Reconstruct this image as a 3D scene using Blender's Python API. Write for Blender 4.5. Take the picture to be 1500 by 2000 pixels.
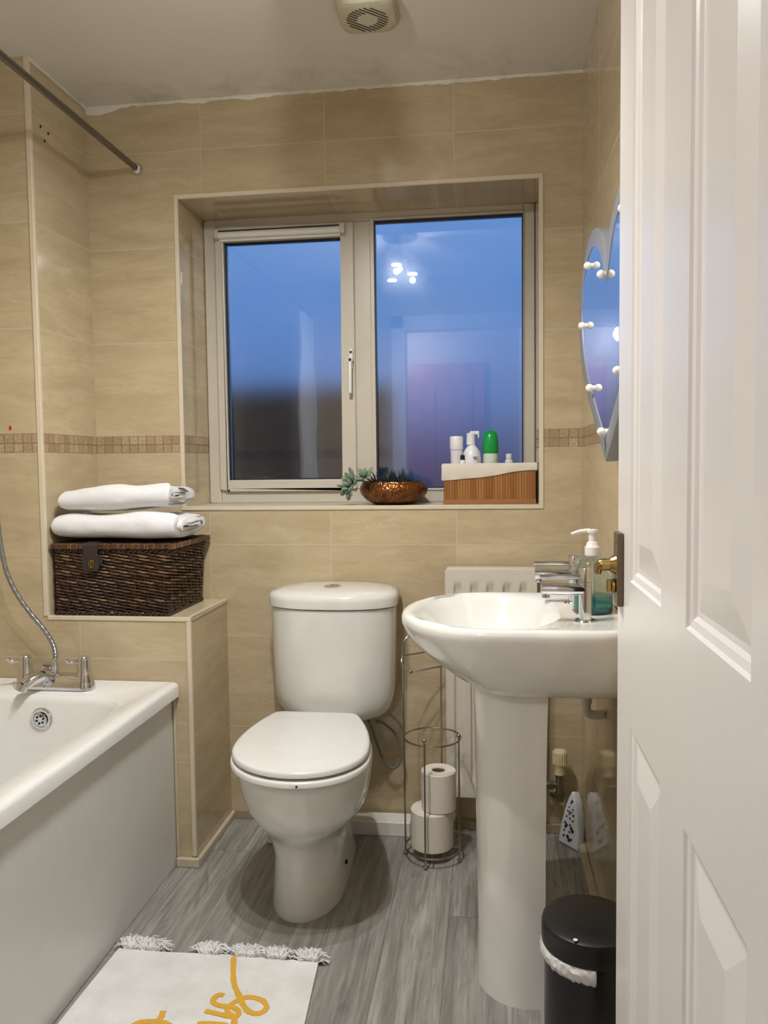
import bpy, bmesh, math, random
from math import sin, cos, pi, radians, sqrt, hypot
from mathutils import Vector, Matrix, noise
for o in list(bpy.data.objects): bpy.data.objects.remove(o)
SC = bpy.context.scene
COL = SC.collection
# ------------------------------------------------------------------ camera
cam = bpy.data.cameras.new('camera'); camo = bpy.data.objects.new('camera', cam); COL.objects.link(camo)
YAW, PIT, ROL = .1322, .059, -.0123
fw = Vector((-sin(YAW)*cos(PIT), cos(YAW)*cos(PIT), -sin(PIT)))
r0 = Vector((cos(YAW), sin(YAW), 0)); u0 = r0.cross(fw)
rr = r0*cos(ROL)+u0*sin(ROL); uu = -r0*sin(ROL)+u0*cos(ROL)
m = Matrix((rr, uu, -fw)).transposed().to_4x4(); m.translation = (1.2835, -2.481, 1.1582)
camo.matrix_world = m
cam.sensor_fit = 'VERTICAL'; cam.sensor_height = 36; cam.sensor_width = 27
cam.lens = 1550.56*36/2000; cam.clip_start = .02
SC.camera = camo
# ------------------------------------------------------------------ world: dusk sky
w = bpy.data.worlds.new('dusk'); SC.world = w; w.use_nodes = True
nt = w.node_tree; nt.nodes.clear()
tc = nt.nodes.new('ShaderNodeTexCoord'); sp = nt.nodes.new('ShaderNodeSeparateXYZ')
cr = nt.nodes.new('ShaderNodeValToRGB'); bg = nt.nodes.new('ShaderNodeBackground'); ou = nt.nodes.new('ShaderNodeOutputWorld')
mr = nt.nodes.new('ShaderNodeMapRange'); mr.inputs[1].default_value = -.3; mr.inputs[2].default_value = .5
nt.links.new(tc.outputs['Generated'], sp.inputs[0]); nt.links.new(sp.outputs[2], mr.inputs[0])
nt.links.new(mr.outputs[0], cr.inputs[0]); nt.links.new(cr.outputs[0], bg.inputs[0]); nt.links.new(bg.outputs[0], ou.inputs[0])
e = cr.color_ramp.elements
e[0].position = 0; e[0].color = (.03, .045, .08, 1)
e[1].position = 1; e[1].color = (.16, .40, .90, 1)
for p, c in ((.32, (.03, .04, .09, 1)), (.40, (.05, .09, .24, 1)), (.48, (.10, .23, .56, 1)), (.60, (.14, .32, .72, 1))):
    k = e.new(p); k.color = c
SKY = 1.0
bg.inputs[1].default_value = SKY
# ------------------------------------------------------------------ view
SC.view_settings.view_transform = 'Standard'; SC.view_settings.look = 'None'
SC.view_settings.gamma = 1; SC.view_settings.use_curve_mapping = False
SC.view_settings.exposure = 0.0
LAMP_W = 29.0       # each of the three spots of the ceiling fitting
HALL_W = 22.0
FILL_W = 6.5       # fill light added under the fitting to brighten the ceiling
# ------------------------------------------------------------------ helpers
def lin(c):
    return tuple(((x/255/12.92) if x/255 <= .04045 else ((x/255+.055)/1.055)**2.4) for x in c)+(1,)
class NG:
    """small node-graph helper"""
    def __init__(s, name):
        s.m = bpy.data.materials.new(name); s.m.use_nodes = True; s.t = s.m.node_tree
        s.b = s.t.nodes['Principled BSDF']; s.out = s.t.nodes['Material Output']
    def n(s, t, **k):
        x = s.t.nodes.new(t)
        for a, v in k.items(): setattr(x, a, v)
        return x
    def l(s, a, b): s.t.links.new(a, b)
    def put(s, sock, v):
        if hasattr(v, 'is_output') or isinstance(v, bpy.types.NodeSocket): s.l(v, sock)
        else: sock.default_value = v
    def math(s, op, a, b=0.0, c=None):
        x = s.n('ShaderNodeMath', operation=op); s.put(x.inputs[0], a); s.put(x.inputs[1], b)
        if c is not None: s.put(x.inputs[2], c)
        return x.outputs[0]
    def mix(s, f, a, b):
        x = s.n('ShaderNodeMix', data_type='RGBA'); s.put(x.inputs[0], f); s.put(x.inputs[6], a); s.put(x.inputs[7], b)
        return x.outputs[2]
    def pos(s):
        g = s.n('ShaderNodeNewGeometry'); return g.outputs['Position']
    def xyz(s, v):
        x = s.n('ShaderNodeSeparateXYZ'); s.l(v, x.inputs[0]); return x.outputs
    def comb(s, a, b, c):
        x = s.n('ShaderNodeCombineXYZ')
        for i, v in enumerate((a, b, c)): s.put(x.inputs[i], v)
        return x.outputs[0]
    def noise(s, vec, scale, detail=3, rough=.55, dist=0):
        x = s.n('ShaderNodeTexNoise'); s.l(vec, x.inputs['Vector']); x.inputs['Scale'].default_value = scale
        x.inputs['Detail'].default_value = detail; x.inputs['Roughness'].default_value = rough
        x.inputs['Distortion'].default_value = dist
        return x.outputs['Fac']
    def ramp(s, f, a, b, lo=0., hi=1.):
        x = s.n('ShaderNodeMapRange', clamp=True); s.put(x.inputs[0], f)
        x.inputs[1].default_value = a; x.inputs[2].default_value = b; x.inputs[3].default_value = lo; x.inputs[4].default_value = hi
        return x.outputs[0]
    def bump(s, h, strength, dist=.001):
        x = s.n('ShaderNodeBump'); x.inputs['Strength'].default_value = strength; x.inputs['Distance'].default_value = dist
        s.l(h, x.inputs['Height']); s.l(x.outputs[0], s.b.inputs['Normal']); return x
def mat(name, rgb, rough=.4, metal=0, spec=.5, coat=0, var=0, vscale=20, bump=0, bscale=60, bdist=.002, sheen=0, trans=0, ior=None):
    g = NG(name); b = g.b
    c = lin(rgb)
    b.inputs['Base Color'].default_value = c; b.inputs['Roughness'].default_value = rough
    b.inputs['Metallic'].default_value = metal; b.inputs['Specular IOR Level'].default_value = spec
    b.inputs['Coat Weight'].default_value = coat; b.inputs['Coat Roughness'].default_value = .05
    b.inputs['Sheen Weight'].default_value = sheen; b.inputs['Transmission Weight'].default_value = trans
    if ior: b.inputs['IOR'].default_value = ior
    p = g.pos()
    f = g.noise(p, vscale, 3)
    v = max(var, .02)
    g.l(g.mix(g.ramp(f, .3, .7), tuple(x*(1-v) for x in c[:3])+(1,), tuple(min(1, x*(1+v)) for x in c[:3])+(1,)), b.inputs['Base Color'])
    if bump: g.bump(g.noise(p, bscale, 4), bump, bdist)
    return g.m
LOC = {}
def obj(name, geo, mats, parent=None, smooth=True, bevel=0, seg=2, label=None, origin=None, auto=40):
    v, f = geo[0], geo[1]; mi = geo[2] if len(geo) > 2 else None
    if parent is None:
        if origin is None:
            xs = [p[0] for p in v]; ys = [p[1] for p in v]; zs = [p[2] for p in v]
            origin = Vector(((min(xs)+max(xs))/2, (min(ys)+max(ys))/2, min(zs)))
        L = Vector(origin)
    else: L = LOC[parent.name]
    me = bpy.data.meshes.new(name); me.from_pydata([Vector(p)-L for p in v], [], f)
    if not isinstance(mats, (list, tuple)): mats = [mats]
    for x in mats: me.materials.append(x)
    if mi:
        for p, i in zip(me.polygons, mi): p.material_index = i
    bm = bmesh.new(); bm.from_mesh(me); bmesh.ops.remove_doubles(bm, verts=bm.verts, dist=1e-6)
    bmesh.ops.recalc_face_normals(bm, faces=bm.faces); bm.to_mesh(me); bm.free()
    o = bpy.data.objects.new(name, me); COL.objects.link(o)
    if parent is None: o.location = L
    else: o.parent = parent
    LOC[o.name] = L
    if smooth:
        for p in me.polygons: p.use_smooth = True
        me.set_sharp_from_angle(angle=radians(auto))
    if bevel:
        b = o.modifiers.new('bevel', 'BEVEL'); b.width = bevel; b.segments = seg; b.limit_method = 'ANGLE'; b.angle_limit = radians(35)
        b.harden_normals = True
        for p in me.polygons: p.use_smooth = True
    if label: o['label'] = label
    return o
def tag(o, label, cat, group=None):
    o['label'] = label; o['category'] = cat
    if group: o['group'] = group
    return o
def thing(name, label, cat, loc, group=None):
    o = bpy.data.objects.new(name, None); COL.objects.link(o); o.location = loc; o.empty_display_size = .05
    LOC[o.name] = Vector(loc); return tag(o, label, cat, group)
def struct(name, geo, m, **k):
    o = obj(name, geo, m, **k); o['kind'] = 'structure'; return o
def join(*gs):
    V = []; F = []; M = []
    for i, g in enumerate(gs):
        n = len(V); V += list(g[0]); F += [tuple(a+n for a in f) for f in g[1]]
        M += list(g[2]) if len(g) > 2 else [0]*len(g[1])
    return V, F, M
def setm(g, i): return g[0], g[1], [i]*len(g[1])
def box(x0, x1, y0, y1, z0, z1):
    v = [(x, y, z) for z in (z0, z1) for y in (y0, y1) for x in (x0, x1)]
    return v, [(0, 2, 3, 1), (4, 5, 7, 6), (0, 1, 5, 4), (2, 6, 7, 3), (0, 4, 6, 2), (1, 3, 7, 5)]
def loft(rings, cap0=True, cap1=True, closed=True):
    n = len(rings[0]); V = [tuple(p) for r in rings for p in r]; F = []
    for i in range(len(rings)-1):
        for j in range(n if closed else n-1):
            k = (j+1) % n
            F.append((i*n+j, i*n+k, (i+1)*n+k, (i+1)*n+j))
    if cap0: F.append(tuple(range(n-1, -1, -1)))
    if cap1: F.append(tuple((len(rings)-1)*n+j for j in range(n)))
    return V, F
def lathe(prof, cx, cy, z0=0, n=40, cap0=True, cap1=True):
    return loft([[(cx+r*cos(2*pi*j/n), cy+r*sin(2*pi*j/n), z0+z) for j in range(n)] for r, z in prof], cap0, cap1)
def frames(path):
    P = [Vector(p) for p in path]; T = []
    for i in range(len(P)):
        a = P[max(0, i-1)]; b = P[min(len(P)-1, i+1)]; T.append((b-a).normalized())
    up = Vector((0, 0, 1)) if abs(T[0].z) < .9 else Vector((1, 0, 0))
    N = (up - T[0]*up.dot(T[0])).normalized(); out = []
    for i, t in enumerate(T):
        N = (N - t*N.dot(t)).normalized(); out.append((P[i], t, N, t.cross(N)))
    return out
def tube(path, r, n=8, caps=True, closed=False):
    rad = r if callable(r) else (lambda t: r)
    fr = frames(path); m = len(fr)-1; R = []
    for i, (p, t, N, B) in enumerate(fr):
        q = rad(i/m)
        R.append([p+N*(q*cos(2*pi*j/n))+B*(q*sin(2*pi*j/n)) for j in range(n)])
    if closed:
        g = loft(R+[R[0]], False, False)
        return g
    return loft(R, caps, caps)
def ring(cx, cy, cz, R, r, n=36, k=8, axis='z'):
    V = []; F = []
    for i in range(n):
        a = 2*pi*i/n
        for j in range(k):
            b = 2*pi*j/k; q = R+r*cos(b); h = r*sin(b)
            p = (q*cos(a), q*sin(a), h)
            if axis == 'y': p = (p[0], p[2], p[1])
            if axis == 'x': p = (p[2], p[0], p[1])
            V.append((cx+p[0], cy+p[1], cz+p[2]))
    for i in range(n):
        for j in range(k):
            F.append((i*k+j, i*k+(j+1) % k, ((i+1) % n)*k+(j+1) % k, ((i+1) % n)*k+j))
    return V, F
def ball(c, r, n=14, m=8):
    return loft([[(c[0]+r*sin(pi*i/m)*cos(2*pi*j/n), c[1]+r*sin(pi*i/m)*sin(2*pi*j/n), c[2]-r*cos(pi*i/m)) for j in range(n)]
                 for i in ([.05]+list(range(1, m))+[m-.05])])
def cyl(a, b, r, n=20, r2=None):
    r2 = r if r2 is None else r2
    return tube([a, b], lambda t: r+(r2-r)*t, n)
def rrect(cx, cy, hx, hy, rad, z, n=6):
    P = []
    for sx, sy, a0 in ((1, 1, 0), (-1, 1, pi/2), (-1, -1, pi), (1, -1, 3*pi/2)):
        for i in range(n+1):
            a = a0+pi/2*i/n
            P.append((cx+sx*(hx-rad)+rad*cos(a), cy+sy*(hy-rad)+rad*sin(a), z))
    return P
def smoothpath(P, n=8):
    P = [Vector(p) for p in P]; Q = [P[0]]
    for i in range(len(P)-1):
        a = P[max(0, i-1)]; b = P[i]; c = P[i+1]; d = P[min(len(P)-1, i+2)]
        for k in range(1, n+1):
            t = k/n
            Q.append(.5*((2*b)+(c-a)*t+(2*a-5*b+4*c-d)*t*t+(3*b-a-3*c+d)*t**3))
    return Q
# ------------------------------------------------------------------ materials
ROWZ = .0066; MOS0 = 1.2066; MOS1 = 1.263
def tile_mat(name, axis, off):
    g = NG(name); p = g.pos(); x, y, z = g.xyz(p)
    h = {'x': x, 'y': y}[axis]
    up = g.math('GREATER_THAN', z, (MOS0+MOS1)/2)
    zz = g.math('SUBTRACT', g.math('SUBTRACT', z, ROWZ), g.math('MULTIPLY', up, MOS1-MOS0))
    iz = g.math('FLOOR', g.math('DIVIDE', zz, .3)); ih = g.math('FLOOR', g.math('DIVIDE', g.math('SUBTRACT', h, off), .4))
    fz = g.math('ABSOLUTE', g.math('SUBTRACT', zz, g.math('MULTIPLY', g.math('ROUND', g.math('DIVIDE', zz, .3)), .3)))
    hh = g.math('SUBTRACT', h, off)
    fh = g.math('ABSOLUTE', g.math('SUBTRACT', hh, g.math('MULTIPLY', g.math('ROUND', g.math('DIVIDE', hh, .4)), .4)))
    inm = g.math('MULTIPLY', g.math('GREATER_THAN', z, MOS0), g.math('LESS_THAN', z, MOS1))
    gr = g.math('LESS_THAN', g.math('MINIMUM', fz, fh), .0014)
    # mosaic band
    MS = (MOS1-MOS0)/2
    mx = g.math('DIVIDE', h, MS*1.02); mz = g.math('DIVIDE', g.math('SUBTRACT', z, MOS0), MS)
    dx = g.math('ABSOLUTE', g.math('SUBTRACT', mx, g.math('ROUND', mx))); dz = g.math('ABSOLUTE', g.math('SUBTRACT', mz, g.math('ROUND', mz)))
    mg = g.math('LESS_THAN', g.math('MINIMUM', dx, dz), .06)
    wn = g.n('ShaderNodeTexWhiteNoise', noise_dimensions='3D'); g.l(g.comb(g.math('FLOOR', mx), g.math('FLOOR', mz), 3.), wn.inputs['Vector'])
    mcol = g.mix(wn.outputs['Value'], lin((158, 138, 106)), lin((188, 170, 140)))
    mcol = g.mix(g.ramp(g.noise(p, 160, 3), .45, .65, 0, .6), mcol, lin((138, 112, 80)))
    mcol = g.mix(mg, mcol, lin((136, 110, 82)))
    # stone-look tile: soft clouds with thin warped veins running sideways
    wt = g.n('ShaderNodeTexWhiteNoise', noise_dimensions='3D'); g.l(g.comb(ih, iz, 1.), wt.inputs['Vector'])
    sv = g.comb(g.math('MULTIPLY_ADD', wt.outputs['Value'], 7., g.math('MULTIPLY', h, 2.2)), g.math('MULTIPLY', z, 9.), g.math('MULTIPLY', wt.outputs['Value'], 31.))
    c1 = g.noise(sv, 1.3, 5, .6, .6)
    base = g.mix(g.ramp(c1, .3, .7), lin((180, 163, 131)), lin((204, 188, 156)))
    base = g.mix(g.ramp(g.noise(sv, 4.5, 6, .7, 1.2), .42, .62, 0, .35), base, lin((172, 153, 122)))
    veins = g.ramp(g.math('ABSOLUTE', g.math('SUBTRACT', g.noise(sv, 2.6, 5, .62, 1.8), .5)), 0., .014, .5, 0)
    base = g.mix(g.math('MULTIPLY', veins, g.ramp(g.noise(sv, 1.1, 2), .5, .62)), base, lin((216, 203, 178)))
    base = g.mix(g.math('MULTIPLY', wt.outputs['Value'], .25), base, lin((184, 168, 138)))
    base = g.mix(gr, base, lin((194, 182, 158)))
    colr = g.mix(inm, base, mcol)
    g.l(colr, g.b.inputs['Base Color'])
    ground = g.math('MAXIMUM', g.math('MULTIPLY', gr, g.math('SUBTRACT', 1., inm)), g.math('MULTIPLY', inm, mg))
    g.l(g.math('ADD', g.math('MULTIPLY_ADD', ground, .45, .075), g.math('MULTIPLY', inm, .15)), g.b.inputs['Roughness'])
    g.b.inputs['Specular IOR Level'].default_value = .55
    hgt = g.math('ADD', g.math('MULTIPLY', ground, -1.), g.math('MULTIPLY', g.noise(sv, 1.2, 3), .12))
    g.bump(hgt, .22, .001)
    return g.m
T_back = tile_mat('stone_tile_back', 'x', .3818)
T_front = tile_mat('stone_tile_end', 'x', .099)
T_side = tile_mat('stone_tile_side', 'y', -.36)
T_reveal = tile_mat('stone_tile_reveal', 'y', .35)
T_right = tile_mat('stone_tile_right', 'y', -.36)
TRIM = mat('cream_tile_trim', (212, 200, 176), .35)
CERAMIC = mat('white_ceramic', (226, 226, 221), .08, spec=.6, coat=.4)
SEATM = mat('white_seat_plastic', (226, 226, 224), .22, spec=.5)
ACRYL = mat('white_acrylic', (232, 232, 230), .12, coat=.3)
PANELM = mat('bath_panel', (208, 208, 203), .28, bump=.06, bscale=9, bdist=.004)
CHROME = mat('chrome', (215, 217, 220), .06, metal=1)
WIRE = mat('satin_wire', (170, 165, 155), .25, metal=1)
BRASS = mat('brass', (176, 150, 92), .22, metal=1)
BRONZE = mat('aged_bronze_plate', (112, 98, 82), .42, metal=.55)
PVC = mat('cream_pvc_frame', (200, 194, 180), .3)
GASKET = mat('dark_gasket', (30, 30, 34), .5)
WHITEPL = mat('white_plastic', (228, 226, 220), .35)
DARK = mat('dark_void', (24, 22, 20), .6)
BLACKPL = mat('black_metal_bin', (15, 16, 19), .3)
BLACKLID = mat('black_plastic_lid', (17, 17, 18), .38)
PAPER = mat('toilet_tissue', (226, 219, 208), .95, bump=.3, bscale=300, bdist=.001)
CARD = mat('cardboard_core', (120, 100, 80), .9)
RADM = mat('radiator_enamel', (214, 208, 196), .3)
LEATHER = mat('dark_leather_strap', (48, 38, 34), .55, bump=.2, bscale=200)
DOORM = None
g = NG('white_painted_door'); p = g.pos(); x, y, z = g.xyz(p)
gv = g.comb(g.math('MULTIPLY', x, 5.), g.math('MULTIPLY', y, 90.), g.math('MULTIPLY', z, 4.))
g.b.inputs['Base Color'].default_value = lin((228, 225, 222)); g.b.inputs['Roughness'].default_value = .3
g.bump(g.noise(gv, 2.2, 4, .6, .5), .22, .0006); DOORM = g.m
# ceiling
g = NG('ceiling_paint'); p = g.pos(); x, y, z = g.xyz(p)
g.b.inputs['Roughness'].default_value = .55
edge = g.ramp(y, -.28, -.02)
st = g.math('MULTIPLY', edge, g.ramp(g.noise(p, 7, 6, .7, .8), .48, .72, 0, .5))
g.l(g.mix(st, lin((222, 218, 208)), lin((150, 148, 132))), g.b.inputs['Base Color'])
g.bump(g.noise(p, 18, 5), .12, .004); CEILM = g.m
# floor
g = NG('grey_wood_vinyl'); p = g.pos(); x, y, z = g.xyz(p)
PW, PL = .152, 1.1
xi = g.math('FLOOR', g.math('DIVIDE', g.math('ADD', x, .04), PW))
w1 = g.n('ShaderNodeTexWhiteNoise', noise_dimensions='1D'); g.l(xi, w1.inputs['W'])
yy = g.math('ADD', g.math('DIVIDE', y, PL), g.math('MULTIPLY', w1.outputs['Value'], 5.3)); yi = g.math('FLOOR', yy)
w2 = g.n('ShaderNodeTexWhiteNoise', noise_dimensions='3D'); g.l(g.comb(xi, yi, 2.), w2.inputs['Vector'])
rnd = w2.outputs['Value']
gx = g.math('ABSOLUTE', g.math('SUBTRACT', g.math('DIVIDE', g.math('ADD', x, .04), PW), g.math('ROUND', g.math('DIVIDE', g.math('ADD', x, .04), PW))))
gy = g.math('ABSOLUTE', g.math('SUBTRACT', yy, g.math('ROUND', yy)))
seam = g.math('MAXIMUM', g.math('LESS_THAN', gx, .007), g.math('LESS_THAN', gy, .0011))
gv = g.comb(g.math('MULTIPLY_ADD', rnd, 9., g.math('MULTIPLY', x, 17.)), g.math('MULTIPLY', y, .95), g.math('MULTIPLY', rnd, 20.))
n1 = g.noise(gv, 1.6, 6, .62, 1.4); n2 = g.noise(gv, 7, 5, .7, .4)
gv2 = g.comb(g.math('MULTIPLY', x, 6.), g.math('MULTIPLY', y, 2.), g.math('MULTIPLY', rnd, 12.))
kn = g.ramp(g.noise(gv2, 1.5, 3, .5, 2.5), .62, .74, 0, .55)
c = g.mix(g.ramp(n1, .3, .7), lin((116, 115, 110)), lin((186, 184, 176)))
c = g.mix(g.ramp(n2, .42, .66, 0, .55), c, lin((98, 94, 91)))
c = g.mix(kn, c, lin((92, 87, 84)))
c = g.mix(g.math('MULTIPLY', rnd, .3), c, lin((128, 124, 122)))
c = g.mix(g.math('MULTIPLY', seam, .55), c, lin((70, 66, 64)))
g.l(c, g.b.inputs['Base Color']); g.b.inputs['Roughness'].default_value = .38
g.bump(g.math('SUBTRACT', n2, seam), .15, .0008); FLOORM = g.m
# frosted glass: clear gloss inside face, scattering refraction
g = NG('obscure_glass'); g.t.nodes.remove(g.b)
rf = g.n('ShaderNodeBsdfRefraction'); rf.inputs['Roughness'].default_value = .22; rf.inputs['IOR'].default_value = 1.45
rf.inputs['Color'].default_value = (.95, .97, 1, 1)
gl = g.n('ShaderNodeBsdfGlossy'); gl.inputs['Roughness'].default_value = .012
fr_ = g.n('ShaderNodeFresnel'); fr_.inputs['IOR'].default_value = 2.1
mx_ = g.n('ShaderNodeMixShader'); g.l(fr_.outputs[0], mx_.inputs[0]); g.l(rf.outputs[0], mx_.inputs[1]); g.l(gl.outputs[0], mx_.inputs[2])
g.l(mx_.outputs[0], g.out.inputs[0]); GLASSM = g.m
CLEAR = mat('clear_plastic_bottle', (240, 248, 248), .03, trans=1, ior=1.4)
TEAL = mat('teal_liquid_soap', (70, 165, 165), .05, trans=.75, ior=1.33)
MIRR = mat('mirror_silver', (235, 238, 240), .01, metal=1)
def emit(name, rgb, s):
    g = NG(name); g.b.inputs['Base Color'].default_value = lin(rgb); g.b.inputs['Emission Color'].default_value = lin(rgb)
    g.b.inputs['Emission Strength'].default_value = s; return g.m
# ------------------------------------------------------------------ structure
H = 2.318; XL = 0.0; XR = 1.5635; D1 = .3266; XB = .4322; ZL = .727; YF = -2.03; XBL = -.31
WX0, WX1, WZ0, WZ1, WD = .300, 1.437, 1.030, 2.015, .23
struct('floor', box(XBL, XR, YF-1.6, 0, -.05, 0), FLOORM, smooth=False)
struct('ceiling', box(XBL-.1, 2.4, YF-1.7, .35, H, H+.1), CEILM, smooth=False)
# back wall with the window recess
V = []; F = []
def quad(a, b, c, d, i=0):
    n = len(V); V.extend([a, b, c, d]); F.append((n, n+1, n+2, n+3)); MI.append(i)
MI = []
for x0, x1, z0, z1 in ((0, WX0, 0, H), (WX1, XR, 0, H), (WX0, WX1, 0, WZ0), (WX0, WX1, WZ1, H)):
    quad((x0, 0, z0), (x1, 0, z0), (x1, 0, z1), (x0, 0, z1), 0)
quad((WX0, 0, WZ0), (WX0, .3, WZ0), (WX0, .3, WZ1), (WX0, 0, WZ1), 1)
quad((WX1, 0, WZ0), (WX1, .3, WZ0), (WX1, .3, WZ1), (WX1, 0, WZ1), 1)
quad((WX0, 0, WZ1), (WX0, .3, WZ1), (WX1, .3, WZ1), (WX1, 0, WZ1), 0)
for x0, x1, z0, z1 in ((0, WX0, 0, H), (WX1, XR, 0, H), (WX0, WX1, 0, WZ0), (WX0, WX1, WZ1, H)):
    quad((x0, .3, z0), (x1, .3, z0), (x1, .3, z1), (x0, .3, z1), 0)
quad((WX0, 0, WZ0), (WX0, .3, WZ0), (WX1, .3, WZ0), (WX1, 0, WZ0), 2)
SILLM = mat('cream_sill', (205, 196, 180), .3)
struct('wall_back', (V, F, MI), [T_back, T_reveal, SILLM], smooth=False)
# end-of-bath wall, return wall, ledge box
b1 = box(XBL-.1, XL, -D1, .3, 0, H)
we = struct('wall_left', (b1[0], b1[1], [0, 0, 0, 0, 1, 1]), [T_front, T_side], smooth=False)
for y_, z_ in ((-.27, 2.149), (-.23, 2.145), (-.251, 2.115)):
    obj('screw_hole', cyl((-.002, y_, z_), (.0012, y_, z_), .0045, 10), DARK, we, smooth=False)
LEDGET = mat('ledge_tile_top', (205, 190, 158), .2, var=.06, vscale=9)
obj('paint_drip', loft([[(-.095+.004*cos(a*pi/4), -D1-q_, 1.279+.0075*sin(a*pi/4)) for a in range(8)] for q_ in (-.001, .0012)]), mat('red_drip', (190, 30, 22), .4), we)
b2 = box(XL, XB, -D1, 0, 0, ZL)
struct('wall_ledge', (b2[0], b2[1], [0, 2, 0, 0, 1, 1]), [T_front, T_side, LEDGET], smooth=False)
struct('wall_right', box(XR, XR+.12, YF, .3, 0, H), T_right, smooth=False)
struct('wall_bath_side', box(XBL-.1, XBL, YF, -D1, 0, H), T_side, smooth=False)
# front wall with the doorway, white painted on the hall side
HALLP = mat('hall_paint', (205, 195, 185), .6)
DX0, DX1, DZ = .765, 1.47, 2.0
struct('wall_front', join(box(XBL-.1, DX0-.03, YF-.11, YF, 0, H), box(DX1+.035, XR+.12, YF-.11, YF, 0, H), box(DX0-.03, DX1+.035, YF-.11, YF, DZ+.03, H)), T_front, smooth=False)
dfm = join(box(DX0-.03, DX0, YF-.115, YF+.004, 0, DZ+.03), box(DX1, DX1+.035, YF-.115, YF+.004, 0, DZ+.03), box(DX0, DX1, YF-.115, YF+.004, DZ, DZ+.03),
           box(DX0-.085, DX0-.012, YF, YF+.016, 0, DZ+.085), box(DX0-.085, DX1+.07, YF, YF+.016, DZ+.012, DZ+.085))
struct('trim_1', dfm, DOORM, smooth=False)
# hall behind the camera
struct('wall_hall_far', box(-.1, 2.4, -3.7, -3.6, 0, H), HALLP, smooth=False)
struct('wall_hall_left', box(-.2, -.1, -3.6, YF-.11, 0, H), HALLP, smooth=False)
struct('wall_hall_right', box(2.3, 2.4, -3.6, YF-.11, 0, H), HALLP, smooth=False)
# ------------------------------------------------------------------ trims
s = .012
tr = join(box(WX0-s, WX0+.002, -.004, .006, WZ0-s, WZ1+s), box(WX1-.002, WX1+s, -.004, .006, WZ0-s, WZ1+s),
          box(WX0, WX1, -.004, .006, WZ1-.002, WZ1+s), box(WX0, WX1, -.004, .012, WZ0-s, WZ0+.001))
struct('trim_2', tr, TRIM, bevel=.002)
struct('trim_3', join(box(XL-.012, XL+.003, -D1-.003, -D1+.010, ZL+.002, H)), TRIM, bevel=.002)
struct('trim_4', join(box(XL, XB+.003, -D1-.003, -D1+.012, ZL-.009, ZL+.003), box(XB-.012, XB+.003, -D1+.012, -.001, ZL-.009, ZL+.003)), TRIM, bevel=.002)
struct('trim_5', box(XB-.010, XB+.004, -D1-.004, -D1+.010, .028, ZL-.009), TRIM, bevel=.003)
SKM = mat('cream_skirting', (196, 184, 162), .45, var=.08)
struct('baseboard_ledge', join(box(.378, XB+.014, -D1-.014, -D1, 0, .026), box(XB, XB+.014, -D1, 0, 0, .022)), SKM, bevel=.003)
struct('baseboard_back', box(XB+.014, XR, -.014, 0, 0, .03), mat('tan_skirting', (160, 144, 120), .4), bevel=.003)
struct('baseboard_right', box(XR-.02, XR, -1.25, -.014, 0, .022), SKM, bevel=.003)
# uneven white plaster line where ceiling meets back wall
def plaster(x0, x1, n=140):
    R = []
    for i in range(n+1):
        x = x0+(x1-x0)*i/n; h = .005+(.030 if x < .75 else .012)*max(0, noise.noise(Vector((x*7, 1.3, 0))))+.006*noise.noise(Vector((x*34, 0, 5))); h = max(.002, h)
        R.append([(x, 0, H), (x, -.004, H), (x, -.0015, H-h), (x, 0, H-h-.002)])
    return loft(R)
struct('trim_6', plaster(XL, XR), CEILM)
struct('trim_7', box(XL, XL+.007, -D1, -.007, H-.010, H), CEILM, bevel=.002)
# boxed-in soil pipe along the floor behind the toilet
struct('trim_8', box(.55, 1.035, -.085, -.0145, 0, .045), WHITEPL, bevel=.003)
# ------------------------------------------------------------------ window
win = struct('window_1', join(  # outer frame
    box(WX0+.001, WX0+.045, WD, WD+.06, WZ0+.001, WZ1-.001), box(WX1-.038, WX1-.001, WD, WD+.06, WZ0+.001, WZ1-.001),
    box(WX0+.045, WX1-.038, WD, WD+.06, WZ1-.03, WZ1-.001), box(WX0+.045, WX1-.038, WD, WD+.06, WZ0+.001, WZ0+.047),
    box(.828, .888, WD, WD+.06, WZ0+.047, WZ1-.03)), PVC, bevel=.004)
obj('window_sash', join(box(WX0+.043, .374, WD-.014, WD+.05, 1.0772, 1.982), box(.787, .832, WD-.014, WD+.05, 1.0772, 1.982),
    box(.374, .787, WD-.014, WD+.05, 1.934, 1.982), box(.374, .787, WD-.014, WD+.05, 1.0772, 1.112)), PVC, win, bevel=.005, seg=3)
obj('glazing_bead', join(box(.886, .900, WD-.004, WD+.03, 1.074, 1.99), box(1.398, 1.402, WD-.004, WD+.03, 1.074, 1.99),
    box(.900, 1.398, WD-.004, WD+.03, 1.984, 1.992), box(.900, 1.398, WD-.004, WD+.03, 1.07, 1.078)), PVC, win, bevel=.002)
gk = []
for x0, x1, z0, z1 in ((.374, .787, 1.112, 1.934), (.900, 1.398, 1.078, 1.984)):
    t = .004; yb = WD+.004
    gk += [box(x0, x0+t, yb, yb+.012, z0, z1), box(x1-t, x1, yb, yb+.012, z0, z1), box(x0, x1, yb, yb+.012, z0, z0+t), box(x0, x1, yb, yb+.012, z1-t, z1)]
obj('gasket', join(*gk), GASKET, win, smooth=False)
obj('pane', box(.375, .786, WD+.017, WD+.023, 1.113, 1.933), GLASSM, win, smooth=False)
obj('pane', box(.901, 1.397, WD+.017, WD+.023, 1.079, 1.983), GLASSM, win, smooth=False)
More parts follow.
